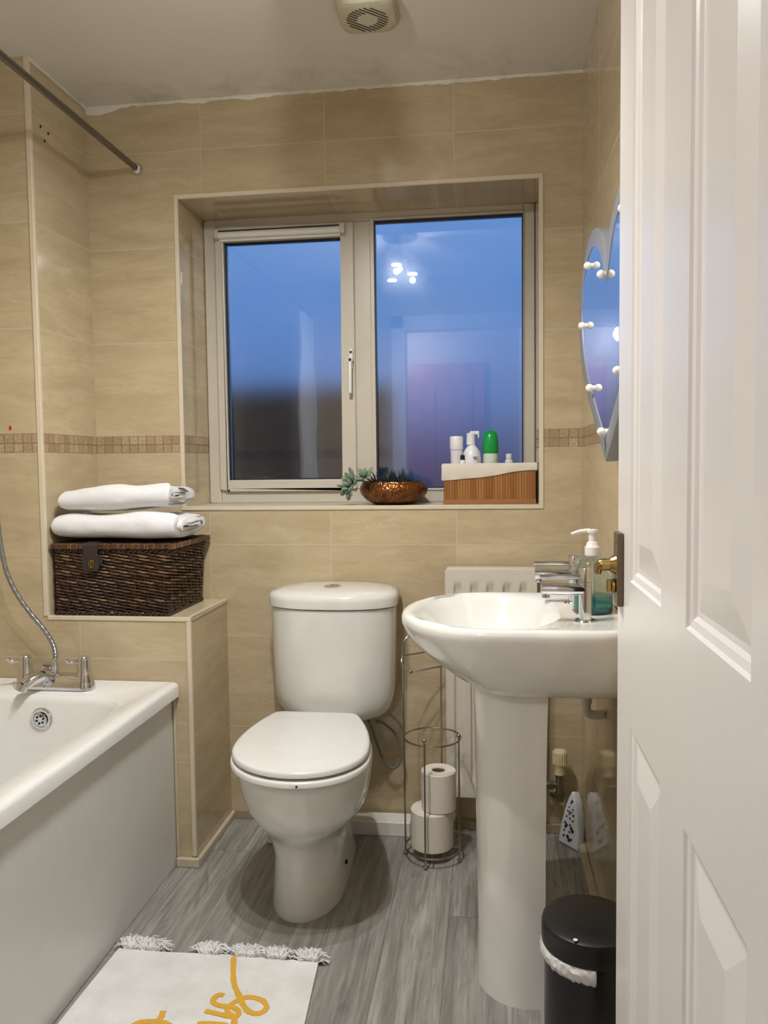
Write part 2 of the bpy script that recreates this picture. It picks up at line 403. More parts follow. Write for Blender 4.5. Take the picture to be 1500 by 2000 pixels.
hd = obj('window_handle', join(box(.812, .826, WD-.024, WD-.014, 1.487, 1.555), tube([(.819, WD-.035, 1.515), (.819, WD-.042, 1.49), (.818, WD-.042, 1.402)], .0065, 10), cyl((.819, WD-.02, 1.515), (.819, WD-.043, 1.515), .009)), WHITEPL, win, bevel=.002)
obj('lock_button', join(cyl((.819, WD-.027, 1.543), (.819, WD-.0235, 1.543), .004), cyl((.819, WD-.046, 1.515), (.819, WD-.0425, 1.515), .005)), DARK, hd)
# hinge gap shadow line and rolled blind at head of the opening sash
bl = thing('roller_blind', 'narrow white rolled-up blind across the top of the left window pane', 'blind', (.575, WD-.03, 1.95))
obj('blind_roll', join(cyl((.362, WD-.026, 1.953), (.79, WD-.026, 1.953), .0115), box(.365, .787, WD-.020, WD-.0145, 1.934, 1.95)), WHITEPL, bl)
obj('bracket', box(.352, .364, WD-.04, WD-.014, 1.94, 1.968), PVC, bl, bevel=.002)
obj('bracket', box(.788, .806, WD-.04, WD-.014, 1.938, 1.972), PVC, bl, bevel=.002)
obj('hinge_gap_shadow', box(.36, .79, WD-.022, WD-.0145, 1.966, 1.971), DARK, bl)  # dark bar drawing the shade in the hinge gap
# outside, seen as dark blur through the obscure glass
struct('wall_neighbour', box(-4, .55, 3.6, 3.8, -3, 1.78), mat('outside_brick', (60, 56, 58), .9), smooth=False)
struct('ground_outside', box(-9, 9, .6, 14, -3.1, -3), mat('outside_ground', (50, 50, 60), .9), smooth=False)
# ------------------------------------------------------------------ lights: triple spot fitting, added ceiling fill, hall lamp
lt = thing('ceiling_spotlight', 'three-headed chrome spotlight fitting hanging under the ceiling', 'ceiling light', (.84, -1.1, H-.02))
obj('ceiling_plate', lathe([(.085, -.018), (.09, -.012), (.09, 0.0)], .84, -1.1, H, 32), CHROME, lt)
obj('stem', cyl((.84, -1.1, H-.018), (.84, -1.1, H-.11), .008), CHROME, lt)
BULB = emit('spot_bulb', (255, 240, 222), 60)
for hx, hy in ((.84, -.93), (.90, -1.13), (.78, -1.25)):
    d = Vector((hx-.84, hy+1.1, 0))
    obj('arm', cyl((.84, -1.1, H-.105), (hx, hy, H-.12), .006), CHROME, lt)
    hd_ = obj('spot_head', lathe([(.012, .06), (.022, .055), (.03, 0), (.032, 0), (.034, -.002), (.026, .06), (.012, .066)], hx, hy, 2.135, 24, True, True), CHROME, lt)
    obj('bulb', lathe([(.002, .001), (.024, .0), (.024, .004), (.002, .005)], hx, hy, 2.128, 24), BULB, hd_)
    ld = bpy.data.lights.new('spot_lamp', 'SPOT'); ld.energy = LAMP_W; ld.color = (1, .985, .965); ld.shadow_soft_size = .014
    ld.spot_size = radians(150); ld.spot_blend = .75
    lo = bpy.data.objects.new('spot_lamp', ld); COL.objects.link(lo); lo.location = (hx, hy, 2.10)
    aim = {-.93: (.25, -.55, .3), -1.13: (1.0, -.75, 0), -1.25: (.25, -1.6, .6)}[hy]
    lo.rotation_euler = (Vector(aim)-lo.location).to_track_quat('-Z', 'Y').to_euler()
ld = bpy.data.lights.new('ceiling_fill', 'POINT'); ld.energy = FILL_W; ld.color = (1, .985, .955); ld.shadow_soft_size = .01  # added fill that lifts the ceiling, not one of the bulbs
lo = bpy.data.objects.new('ceiling_fill', ld); COL.objects.link(lo); lo.location = (.84, -1.1, 2.15)
ld = bpy.data.lights.new('hall_lamp', 'POINT'); ld.energy = HALL_W; ld.color = (.97, .965, 1); ld.shadow_soft_size = .06
lo = bpy.data.objects.new('hall_lamp', ld); COL.objects.link(lo); lo.location = (.55, -3.05, 2.1)
# ------------------------------------------------------------------ extractor fan
vf = thing('extractor_fan', 'square cream extractor fan with slatted round grille on the ceiling', 'extractor fan', (.982, -.42, H))
def fan_ring(h, rad, z): return rrect(.982, -.417, h, h, rad, z, 8)
obj('housing', loft([fan_ring(.078, .028, H), fan_ring(.077, .03, H-.012), fan_ring(.070, .035, H-.027), fan_ring(.060, .04, H-.031), fan_ring(.02, .015, H-.031)]), mat('aged_cream_plastic', (196, 190, 165), .5), vf)
sl = []
for i in range(-6, 7):
    o_ = i*.0095; L_ = sqrt(max(0, .053**2-o_**2))
    segs = [(-L_, L_)] if abs(o_) > .025 else [(-L_, -sqrt(.027**2-o_**2)), (sqrt(.027**2-o_**2), L_)]
    for a, b in segs:
        if b-a < .008: continue
        c45 = cos(radians(42)); s45 = sin(radians(42))
        def q(u, v_): return (.982+u*c45-v_*s45, -.417+u*s45+v_*c45)
        P = [q(a, o_-.002), q(b, o_-.002), q(b, o_+.002), q(a, o_+.002)]
        sl.append(loft([[(x, y, H-.0305) for x, y in P], [(x, y, H-.0318) for x, y in P]]))
obj('grille_slot', join(*sl), mat('fan_slot_dark', (74, 66, 58), .8), vf, smooth=False)  # dark strips laid on the housing for the grille slits
# ------------------------------------------------------------------ shower rail and curtain (curtain drawn to the door end)
rl = thing('shower_rail', 'brushed metal shower curtain rail ending on the back wall', 'curtain rail', (.172, -1.0, 2.11))
obj('rail', cyl((.1715, -.02, 2.113), (.1715, YF+.001, 2.113), .0095), mat('dull_grey_rail', (120, 112, 102), .3, metal=.8), rl)
obj('rail_inner_tube', cyl((.1715, -.001, 2.113), (.1715, -.09, 2.113), .0075), CHROME, rl)
obj('wall_flange', lathe([(.017, 0), (.019, .004), (.016, .016), (.011, .02)], 0, 0, 0, 24), CHROME, rl)
fl = rl.children[-1]; 
for v_ in fl.data.vertices:
    q_ = v_.co+LOC[rl.name]; v_.co = Vector((.1715+q_.x, -.0005-q_.z, 2.113+q_.y))-LOC[rl.name]
def curtain():
    R = []
    for i in range(121):
        t = i/120; y = YF+.03+t*.30
        off = .035*sin(t*2*pi*7)
        R.append([(.1715+off*(.35+.65*k/10)+.02*noise.noise(Vector((t*5, k*.4, 0))), y, 2.085-k*.151) for k in range(11)])
    return loft(R, False, False, False)
tag(obj('shower_curtain', curtain(), mat('white_curtain_cloth', (225, 226, 228), .7)), 'white shower curtain bunched at the door end of the rail', 'shower curtain')
# ------------------------------------------------------------------ bath
BX0, BX1, BY0, BY1 = XBL+.002, .396, YF+.003, -D1-.002
bcx, bcy, bhx, bhy = (BX0+BX1)/2, (BY0+BY1)/2, (BX1-BX0)/2, (BY1-BY0)/2
bath = thing('bathtub', 'white bathtub with flat side panel standing left of the toilet', 'bathtub', (bcx, bcy, 0))
def br(hx, hy, rad, z, dx=0, dy=0): return rrect(bcx+dx, bcy+dy, hx, hy, rad, z, 8)
ix0, ix1, iy0, iy1 = -.235, .325, -1.93, -.462
def ir(x0, x1, y0, y1, rad, z): return rrect((x0+x1)/2, (y0+y1)/2, (x1-x0)/2, (y1-y0)/2, rad, z, 8)
tubr = [br(bhx-.012, bhy-.002, .003, .500), br(bhx, bhy, .003, .502), br(bhx, bhy, .003, .530), br(bhx-.003, bhy, .003, .538), br(bhx-.012, bhy-.001, .003, .5425),
        br(bhx-.035, bhy-.02, .02, .540), ir(ix0, ix1, iy0, iy1, .11, .536), ir(ix0+.008, ix1-.008, iy0+.008, iy1-.007, .11, .531), ir(ix0+.018, ix1-.016, iy0+.02, iy1-.012, .11, .515),
        ir(ix0+.028, ix1-.024, iy0+.05, iy1-.018, .11, .45), ir(ix0+.05, ix1-.045, iy0+.14, iy1-.035, .12, .32), ir(ix0+.065, ix1-.06, iy0+.24, iy1-.055, .12, .24),
        ir(ix0+.09, ix1-.085, iy0+.33, iy1-.085, .1, .19), ir(ix0+.14, ix1-.13, iy0+.42, iy1-.14, .09, .175)]
obj('tub', loft(tubr, False, True), ACRYL, bath, auto=60)
obj('bath_panel', box(.355, .375, BY0, BY1-.002, 0.001, .506), PANELM, bath, bevel=.002)
struct('trim_9', box(.3775, .3845, -D1-.004, -D1, .027, .50), SKM)
# overflow on the tap end of the tub
def oring(prof, mat_, name, par, c=(.062, -.4795, .474), n=28, tilt=.12):
    R = []
    for r_, h_ in prof:
        R.append([(c[0]+r_*cos(2*pi*j/n), c[1]-h_-tilt*r_*sin(2*pi*j/n)*0, c[2]+r_*sin(2*pi*j/n)) for j in range(n)])
    return obj(name, loft(R), mat_, par)
ov = oring([(.031, -.004), (.031, .003), (.028, .006), (.022, .006), (.0205, .001), (.002, .001)], CHROME, 'overflow', bath)
oring([(.0195, .0), (.0195, .008), (.017, .010), (.002, .010)], CHROME, 'overflow_rose', ov)
hl = [cyl((.062+.0105*cos(a*pi/3+.3), -.4892, .474+.0105*sin(a*pi/3+.3)), (.062+.0105*cos(a*pi/3+.3), -.4902, .474+.0105*sin(a*pi/3+.3)), .0036, 12) for a in range(6)]
obj('overflow_hole', join(*hl), DARK, ov, smooth=False)
obj('bath_waste', lathe([(.035, 0), (.035, .003), (.02, .004), (.004, .004)], .045, -.72, .1755), CHROME, bath)
# bath mixer tap with shower hose
bt = thing('bath_mixer_tap', 'chrome bath mixer tap with shower hose on the end of the bathtub', 'tap', (.06, -.405, .54))
body = loft([rrect(.06, -.403, .117, .030, .028, .5395, 6), rrect(.06, -.403, .117, .030, .028, .545, 6), rrect(.06, -.403, .113, .027, .026, .560, 6), rrect(.06, -.403, .108, .022, .021, .573, 6), rrect(.06, -.403, .10, .016, .015, .580, 6)])
obj('tap_body', body, CHROME, bt, auto=60)
for sx in (-1, 1):
    cx = .06+sx*.088
    hb = obj('handle', lathe([(.0265, 0), (.026, .012), (.0215, .032), (.0205, .036), (.0195, .038), (.0175, .07), (.0165, .078), (.013, .082), (.003, .083)], cx, -.403, .549, 28), CHROME, bt)
    obj('lever', tube(smoothpath([(cx, -.403, .617), (cx-.018, -.412, .616), (cx-.032, -.420, .616), (cx-.041, -.424, .625)], 4), lambda t: .0045+.001*t, 10), CHROME, hb)
obj('spout', tube(smoothpath([(.055, -.40, .568), (.045, -.44, .583), (.030, -.47, .577), (.018, -.485, .566)], 5), lambda t: .018-.004*t, 16), CHROME, bt)
obj('aerator', cyl((.017, -.485, .571), (.010, -.490, .553), .0135), CHROME, bt)
obj('diverter', join(cyl((.058, -.403, .57), (.058, -.403, .602), .0135), cyl((.054, -.403, .598), (.030, -.408, .602), .009), cyl((.062, -.403, .595), (.055, -.397, .618), .010)), CHROME, bt)
hp = smoothpath([(.058, -.398, .61), (.056, -.39, .632), (.043, -.38, .66), (.018, -.38, .70), (-.022, -.385, .752), (-.058, -.39, .81), (-.086, -.39, .876), (-.103, -.385, .96), (-.115, -.38, 1.05), (-.14, -.375, 1.17), (-.17, -.365, 1.3), (-.19, -.352, 1.5)], 10)
obj('shower_hose', tube(hp, lambda t: .0068+.0006*sin(t*900), 10), mat('grey_metal_hose', (150, 150, 152), .3, metal=.8), bt)
obj('hose_bracket', join(box(-.205, -.175, -.352, -.3275, 1.485, 1.53)), CHROME, bt, bevel=.004)
# ------------------------------------------------------------------ toilet
wc = thing('toilet', 'white close-coupled toilet with closed lid standing under the window', 'toilet', (.815, -.35, 0))
def egg(cx, y0, y1, w, wb, z, ym=None, n=24, tilt=0., p=.5):
    """closed outline: rounded front at y0 (towards camera), narrower back at y1, half widths w / wb"""
    ym = ym if ym is not None else y0+(y1-y0)*.42
    P = []
    for i in range(n+1):                      # front half: right to left
        a = pi*i/n
        P.append((cx+w*cos(a), ym-(ym-y0)*sin(a)**.92 if 0 < i < n else ym))
    L = []
    for i in range(1, 9):
        t = i/8; s_ = t
        hw = w+(wb-w)*(t**1.9)
        L.append((hw, ym+(y1-.02-ym)*t))
    L += [(wb-.006, y1-.008), (wb-.022, y1)]
    P += [(cx-h_, y_) for h_, y_ in L]+[(cx+h_, y_) for h_, y_ in reversed(L)]
    out = []
    yb = y1
    for x_, y_ in P: out.append((x_-(y_-yb)*tilt, y_, z))
    return out
TL = .07
pan = [egg(.792, -.578, -.16, .096, .088, 0, tilt=0), egg(.792, -.580, -.16, .097, .089, .012), egg(.792, -.572, -.165, .092, .078, .06), egg(.792, -.566, -.17, .089, .076, .14),
       egg(.784, -.568, -.175, .091, .078, .185), egg(.788, -.588, -.18, .103, .085, .208, tilt=.01), egg(.788, -.622, -.18, .121, .095, .232, tilt=.03),
       egg(.787, -.655, -.19, .143, .105, .262, tilt=.05), egg(.786, -.682, -.20, .160, .113, .30, tilt=.06), egg(.784, -.699, -.20, .170, .12, .345, tilt=TL),
       egg(.784, -.707, -.20, .175, .122, .385, tilt=TL), egg(.784, -.708, -.20, .175, .122, .400, tilt=TL), egg(.784, -.703, -.205, .170, .118, .405, tilt=TL)]
o = obj('pan', loft(pan), CERAMIC, wc, auto=80)
obj('pan_outlet', join(cyl((.655, -.125, .055), (.74, -.17, .09), .045), box(.60, .70, -.175, -.095, .0, .06)), WHITEPL, wc, bevel=.006)
for z_, nm in ((.18, 0),):
    obj('floor_bolt', cyl((.888, -.40, .075), (.894, -.40, .075), .006), DARK, wc)
def flat(cx, y0, y1, w, wb, z0, z1, r=.006):
    return loft([egg(cx, y0+r, y1-r, w-r, wb-r, z0, tilt=TL), egg(cx, y0, y1, w, wb, z0+r*.5, tilt=TL), egg(cx, y0, y1, w, wb, z1-r*.7, tilt=TL), egg(cx, y0+r*.4, y1-r*.4, w-r*.4, wb-r*.4, z1-r*.2, tilt=TL), egg(cx, y0+r*1.6, y1-r, w-r*1.6, wb-r, z1, tilt=TL)])
obj('seat', flat(.784, -.728, -.262, .180, .128, .409, .4255), SEATM, wc, auto=60)
ld_ = obj('seat_lid', flat(.784, -.722, -.262, .176, .126, .4295, .4475, .007), SEATM, wc, auto=60)
for hx_ in (.672, .842): obj('hinge_block', cyl((hx_, -.252, .419), (hx_+.05, -.252, .419), .011), SEATM, wc)
obj('seat_buffer', cyl((.838, -.7300, .4175), (.838, -.7265, .4175), .0025), DARK, wc)
def cist(w, y0, z, rad=.05):
    # flat back, bowed front
    P = []; cx = .808; yb = -.012; n = 24
    for i in range(n+1):
        t = -1+2*i/n
        x_ = w*t; bow = (1-abs(t)**2.6)
        P.append((cx+x_, y0*.62+(y0-y0*.62)*bow**.75, z))
    P += [(cx+w, yb-.01, z), (cx+w-.01, yb, z), (cx-w+.01, yb, z), (cx-w, yb-.01, z)]
    return P
cr_ = [cist(.115, -.165, .385), cist(.140, -.18, .390), cist(.158, -.19, .402), cist(.173, -.197, .425), cist(.181, -.201, .455), cist(.185, -.204, .50), cist(.188, -.206, .60), cist(.191, -.208, .731)]
ci = obj('cistern', loft(cr_), CERAMIC, wc, auto=60)
lid = [cist(.190, -.206, .733), cist(.196, -.213, .735), cist(.197, -.215, .758), cist(.195, -.213, .769), cist(.187, -.204, .777), cist(.16, -.175, .784), cist(.10, -.12, .789), cist(.03, -.06, .790)]
cl_ = obj('cistern_lid', loft(lid), CERAMIC, wc, auto=60)
fb = obj('flush_button', lathe([(.026, 0), (.026, .004), (.022, .006), (.003, .0065)], .806, -.105, .7865, 28), CHROME, cl_)
obj('flush_button_small', lathe([(.011, 0), (.011, .003), (.004, .0035)], .813, -.105, .7925, 20), CHROME, fb)
hz = smoothpath([(.935, -.10, .37), (.95, -.06, .352), (.985, -.05, .318), (1.006, -.05, .27), (1.0, -.05, .222), (.975, -.05, .205), (.948, -.05, .232), (.926, -.05, .29), (.915, -.07, .34), (.912, -.11, .375)], 6)
obj('supply_hose', tube(hz, .0042, 8), mat('grey_braided_hose', (112, 112, 102), .4), wc)
# ------------------------------------------------------------------ radiator
rad = thing('radiator', 'white panel radiator on the back wall behind the basin pedestal', 'radiator', (1.29, -.08, .135))
RX0, RX1, RZ0, RZ1 = 1.149, 1.424, .135, .84
nx, nz = 110, 48
R = []
for k in range(nz+1):
    z_ = RZ0+(RZ1-RZ0)*k/nz
    m_ = min(1, max(0, (z_-.185)/.012))*min(1, max(0, (.795-z_)/.012)); row = []
    for i in range(nx+1):
        x_ = RX0+(RX1-RX0)*i/nx; ph = ((x_-RX0-.015) % .049)/.049
        d_ = min(1, max(0, (abs(ph-.5)-.18)/.1)); inx = 1 if RX0+.012 < x_ < RX1-.012 else 0
        row.append((x_, -.085+.009*m_*(1-d_)*inx, z_))
    R.append(row)
fp = loft(R, False, False, False)
obj('front_panel', join(fp, box(RX0, RX1, -.0845, -.072, RZ0, RZ0+.004), box(RX0, RX1, -.0845, -.072, RZ1-.004, RZ1), box(RX0, RX0+.003, -.0848, -.070, RZ0, RZ1), box(RX1-.003, RX1, -.0848, -.070, RZ0, RZ1)), RADM, rad, auto=50)
obj('rear_panel', box(RX0+.004, RX1-.004, -.045, -.033, RZ0+.01, RZ1-.01), RADM, rad)
gr_ = [box(RX0+.004, RX1-.004, -.0835, -.028, RZ1-.003, RZ1+.003)]
obj('top_grille', join(*gr_), RADM, rad, bevel=.002)
vx, vy = 1.493, -.058
vv = obj('valve_body', join(cyl((vx, vy, .125), (vx, vy, .215), .012), cyl((vx, vy, .175), (vx-.075, vy, .175), .010), cyl((vx, vy, .135), (vx, vy, .152), .016, 6), cyl((vx-.018, vy, .175), (vx-.034, vy, .175), .015, 6), cyl((vx, vy, .128), (vx-.02, -.001, .122), .0075)), mat('tarnished_nickel', (128, 122, 100), .3, metal=.8), rad)
KN = mat('aged_cream_knob', (214, 200, 160), .45)
rib = [cyl((vx+.0195*cos(a*pi/9), vy+.0195*sin(a*pi/9), .242), (vx+.0195*cos(a*pi/9), vy+.0195*sin(a*pi/9), .279), .0028, 6) for a in range(18)]
obj('valve_knob', join(lathe([(.012, 0), (.0165, .003), (.0165, .025), (.0185, .03), (.020, .07), (.017, .076), (.004, .077)], vx, vy, .207, 28), *rib), KN, rad)
# ------------------------------------------------------------------ toilet roll holder + rolls
HX, HY, HR = 1.115, -.196, .083
th = thing('toilet_roll_holder', 'freestanding thin wire toilet roll stand between toilet and basin pedestal', 'toilet roll holder', (HX, HY, 0))
ang = {'a': radians(178), 'b': radians(258), 'c': radians(-20), 'd': radians(75)}
def at(a, r=HR): return HX+r*cos(ang[a]), HY+r*sin(ang[a])
for k_, top in (('b', .372), ('c', .372)):
    x_, y_ = at(k_); 
    po = obj('post', cyl((x_, y_, .008), (x_, y_, top), .0026, 8), WIRE, th)
    obj('ball_finial', ball((x_, y_, top+.004), .0065), WIRE, po)
    obj('ball_foot', ball((x_, y_, .0066), .0065), WIRE, po)
xa, ya = at('a'); xd, yd = at('d')
pth = smoothpath([(xa, ya, .008), (xa-.001, ya, .3), (xa-.002, ya, .60), (xa+.004, ya, .645), (xa+.03, ya+.02, .662), (xd-.02, yd-.02, .662), (xd, yd, .64), (xd, yd, .6), (xd, yd, .3), (xd, yd, .008)], 6)
po = obj('post', tube(pth, .0026, 8), WIRE, th)
obj('ball_foot', ball((xa, ya, .0066), .0065), WIRE, po); obj('ball_foot', ball((xd, yd, .0066), .0065), WIRE, po)
obj('ring', ring(HX, HY, .360, HR, .0026, 40), WIRE, th)
obj('base_ring', join(ring(HX, HY, .032, HR, .0026, 40), ring(HX, HY, .032, .04, .002, 30), tube([(HX-HR, HY, .032), (HX+HR, HY, .032)], .002, 6), tube([(HX, HY-HR, .032), (HX, HY+HR, .032)], .002, 6)), WIRE, th)
am = smoothpath([(xa-.002, ya, .60), (xa-.005, ya-.01, .583), (xa+.006, ya-.03, .572), (1.057, HY-.05, .566), (1.10, HY-.045, .573), (1.15, HY-.03, .580)], 5)
obj('roll_arm', join(tube(am, .0024, 8), ball((1.058, HY-.052, .567), .006), tube([(xa, ya, .60), (xd, yd, .60)], .0022, 6)), WIRE, th)
def roll(name, cx, cy, z, R_, h_, label):
    o = obj(name, lathe([(.020, .002), (.021, .0), (R_-.003, .0), (R_, .003), (R_+.0005, h_/2), (R_, h_-.003), (R_-.003, h_), (.021, h_), (.020, h_-.002), (.020, .002)], cx, cy, z, 48, False, False), PAPER)
    tag(o, label, 'toilet roll', 'toilet rolls in the wire stand')
    obj('cardboard_core', lathe([(.0198, .002), (.0198, h_-.004), (.0185, h_-.004), (.0185, .002)], cx, cy, z, 32, False, False), CARD, o)
    return o
roll('toilet_roll', HX-.004, HY, .035, .062, .113, 'lower toilet paper roll standing at the bottom of the wire stand')
roll('toilet_roll', HX+.017, HY-.002, .149, .051, .115, 'upper toilet paper roll with its brown core showing, stacked on the other roll')
# ------------------------------------------------------------------ wash basin with pedestal
bs = thing('wash_basin', 'white ceramic pedestal wash basin on the right wall', 'wash basin', (1.35, -.70, 0))
YC = -.70
def polar(inside, z, xc=1.335, n=72):
    P = []
    for i in range(n):
        a = 2*pi*i/n; lo, hi = 0., .6
        for _ in range(34):
            md = (lo+hi)/2
            if inside(xc+md*cos(a), YC+md*sin(a)): lo = md
            else: hi = md
        P.append((xc+lo*cos(a), YC+lo*sin(a), z))
    return P
def dring(xl, ry, z, xc=1.335, xw=XR-.002, p=2.15):
    rx = xc-xl; hx = xw-xc; k = 14.
    def f(x, y):
        return (abs((x-xc)/rx)**p+abs((y-YC)/ry)**p < 1) if x < xc else (abs((x-xc)/hx)**k+abs((y-YC)/ry)**k < 1)
    # blend the exponent gradually so the outline has no corner where the curve meets the straight sides
    def g(x, y):
        t = min(1, max(0, (x-xl)/(xw-xl))); q_ = 2.15+(9-2.15)*t**2.2
        u = abs((x-xc)/(rx if x < xc else hx))
        return u**q_+abs((y-YC)/ry)**q_ < 1
    return polar(g, z)
def ering(x0, x1, ry, z, p=2.25):
    cx = (x0+x1)/2; rx = (x1-x0)/2
    return polar(lambda x, y: abs((x-cx)/rx)**p+abs((y-YC)/ry)**p < 1, z, xc=min(max(1.335, x0+.01), x1-.01) if x1-x0 < .12 else 1.335)
rings = [dring(1.30, .13, .677), dring(1.268, .150, .678), dring(1.238, .168, .685), dring(1.196, .192, .705), dring(1.155, .212, .733), dring(1.120, .227, .761), dring(1.096, .236, .790), dring(1.087, .240, .809),
         dring(1.086, .241, .820), dring(1.089, .239, .829), dring(1.097, .233, .834), dring(1.107, .224, .834), ering(1.117, 1.440, .214, .831), ering(1.124, 1.434, .208, .824), ering(1.136, 1.427, .196, .805),
         ering(1.156, 1.412, .174, .770), ering(1.19, 1.385, .14, .738), ering(1.235, 1.36, .09, .716), ering(1.28, 1.345, .03, .708)]
obj('basin_bowl', loft(rings), CERAMIC, bs, auto=70)
obj('basin_waste', lathe([(.022, 0), (.022, .002), (.015, .003), (.004, .003)], 1.315, YC, .7085), CHROME, bs)

def ped(xf, xb, ry, z, yc=-.725, n=28):
    P = []
    for i in range(n+1):
        a = pi/2+pi*i/n
        P.append((xf+.105+.105*cos(a), yc+ry*sin(a)*(1-.0*cos(a)), z))
    P = [(xb, yc+ry*.97, z)]+P+[(xb, yc-ry*.97, z)]
    return P
pr_ = [ped(1.252, 1.398, .112, 0), ped(1.252, 1.397, .111, .02), ped(1.254, 1.397, .105, .12), ped(1.252, 1.398, .1, .3), ped(1.249, 1.400, .096, .5), ped(1.247, 1.402, .098, .62), ped(1.246, 1.404, .100, .6825)]
obj('pedestal', loft(pr_), CERAMIC, bs, auto=50)
obj('waste_pipe', join(cyl((1.519, -.50, .69), (1.519, -.50, .56), .0105), tube(smoothpath([(1.519, -.50, .565), (1.520, -.50, .545), (1.535, -.50, .535), (1.562, -.50, .538)], 5), .0115, 14), cyl((1.519, -.5, .580), (1.519, -.5, .565), .014)), WHITEPL, bs)
# basin pillar taps
def pillar_tap(cy, label):
    cx = 1.478; zt = .832
    t = thing('basin_tap', label, 'tap', (cx, cy, zt), None)
    obj('tap_base', lathe([(.023, 0), (.0235, .003), (.021, .006), (.014, .007)], cx, cy, zt-.002, 32), CHROME, t)
    obj('tap_column', lathe([(.0128, 0), (.0128, .079)], cx, cy, zt+.003, 28), CHROME, t)
    obj('spout', join(cyl((cx, cy, zt+.066), (cx-.090, cy, zt+.066), .0128), cyl((cx-.080, cy, zt+.062), (cx-.080, cy, zt+.048), .009)), CHROME, t, bevel=.0015)
    h_ = obj('tap_handle', lathe([(.0128, 0), (.0128, .026), (.0118, .028), (.002, .028)], cx, cy, zt+.0835, 28), CHROME, t)
    obj('tap_lever', cyl((cx-.01, cy, zt+.092), (cx-.092, cy, zt+.092), .0058, 12, .0045), CHROME, h_)
pillar_tap(-.822, 'chrome basin tap nearest the camera, in front of the soap dispenser')
pillar_tap(-.600, 'chrome basin tap farthest back, next to the window wall')
# soap dispenser
sd = thing('soap_dispenser', 'clear pump soap dispenser with teal liquid behind the basin taps', 'soap dispenser', (1.508, -.72, .833))
sx, sy, sz = 1.505, -.722, .8335
obj('bottle', lathe([(.002, .001), (.039, .0), (.043, .004), (.043, .094), (.039, .108), (.028, .119), (.0155, .125), (.0145, .130), (.0132, .130), (.0142, .124), (.027, .117), (.0375, .106), (.0415, .093), (.0415, .006), (.037, .003), (.002, .003)], sx, sy, sz, 40), CLEAR, sd)
obj('liquid_soap', lathe([(.002, .0035), (.036, .0035), (.041, .007), (.041, .038), (.002, .038)], sx, sy, sz, 40), TEAL, sd)
obj('pump_collar', lathe([(.0165, .124), (.0165, .142), (.014, .144), (.012, .152), (.008, .154)], sx, sy, sz, 28), WHITEPL, sd)
ph = obj('pump_head', join(cyl((sx, sy, sz+.15), (sx, sy, sz+.176), .0085), lathe([(.0085, .170), (.0125, .174), (.0125, .179), (.004, .181)], sx, sy, sz, 24), tube(smoothpath([(sx-.006, sy, sz+.177), (sx-.025, sy, sz+.176), (sx-.045, sy, sz+.170)], 4), lambda t: .0055-.0022*t, 10)), WHITEPL, sd)
obj('dip_tube', cyl((sx+.003, sy, sz+.006), (sx, sy, sz+.13), .0022, 8), WHITEPL, sd)
# ------------------------------------------------------------------ heart mirror
HM = Vector((XR, -.790, 1.160))
def mxo(y): return (y+1.10)*.028+.012
hmT = thing('heart_mirror', 'heart shaped wall mirror with frosted border and small round bulbs', 'mirror', (XR-.005, -.69, 1.16))
half = [(0, 0), (.10, .062), (.20, .125), (.30, .196), (.365, .266), (.394, .335), (.397, .40), (.372, .468), (.31, .520), (.23, .546), (.15, .542), (.075, .512), (.03, .478), (0, .440)]
hs = smoothpath([(0, a, b) for a, b in half], 5)
def heart(scale_in, x):
    # inset outline by moving along normals
    P = [(p.y, p.z) for p in hs]; n = len(P); out = []
    for i, (a, b) in enumerate(P):
        if i == 0: out.append((0, b+scale_in*1.85)); continue
        if i == n-1: out.append((0, b-scale_in*1.35)); continue
        ta, tb = P[i+1][0]-P[i-1][0], P[i+1][1]-P[i-1][1]; L_ = hypot(ta, tb)
        out.append((max(0, a-tb/L_*scale_in), b+ta/L_*scale_in))
    out = [(a*.95, b*.95) for a, b in out]; sh = lambda y: x-(mxo(y) if x < XR-.005 else 0)
    full = [(sh(HM.y+a), HM.y+a, HM.z+b) for a, b in out]+[(sh(HM.y-a), HM.y-a, HM.z+b) for a, b in reversed(out[1:-1])]
    return full
FROST = mat('frosted_mirror_border', (150, 153, 160), .4, metal=.2)
obj('border', loft([heart(.002, XR-.001), heart(0, XR-.0055), heart(0, XR-.020), heart(.002, XR-.0215), heart(.040, XR-.0215), heart(.0405, XR-.019)], True, False), FROST, hmT, auto=40)
obj('mirror_glass', loft([heart(.0403, XR-.0195), heart(.0403, XR-.0202)]), MIRR, hmT, smooth=False)
BM = mat('opal_bulb', (238, 235, 225), .3)
for by, bz in ((-.50, 1.629), (-.692, 1.564), (-.407, 1.503), (-.535, 1.335), (-.702, 1.225), (-.93, 1.629), (-1.03, 1.503), (-.885, 1.335)):
    by = -2.481+(by+2.481)*.95; bz = 1.158+(bz-1.158)*.95; o_ = mxo(by)
    obj('mirror_bulb', join(ball((XR-.0300-o_, by, bz), .0088), cyl((XR-.0200-o_, by, bz), (XR-.025-o_, by, bz), .0055)), BM, hmT)
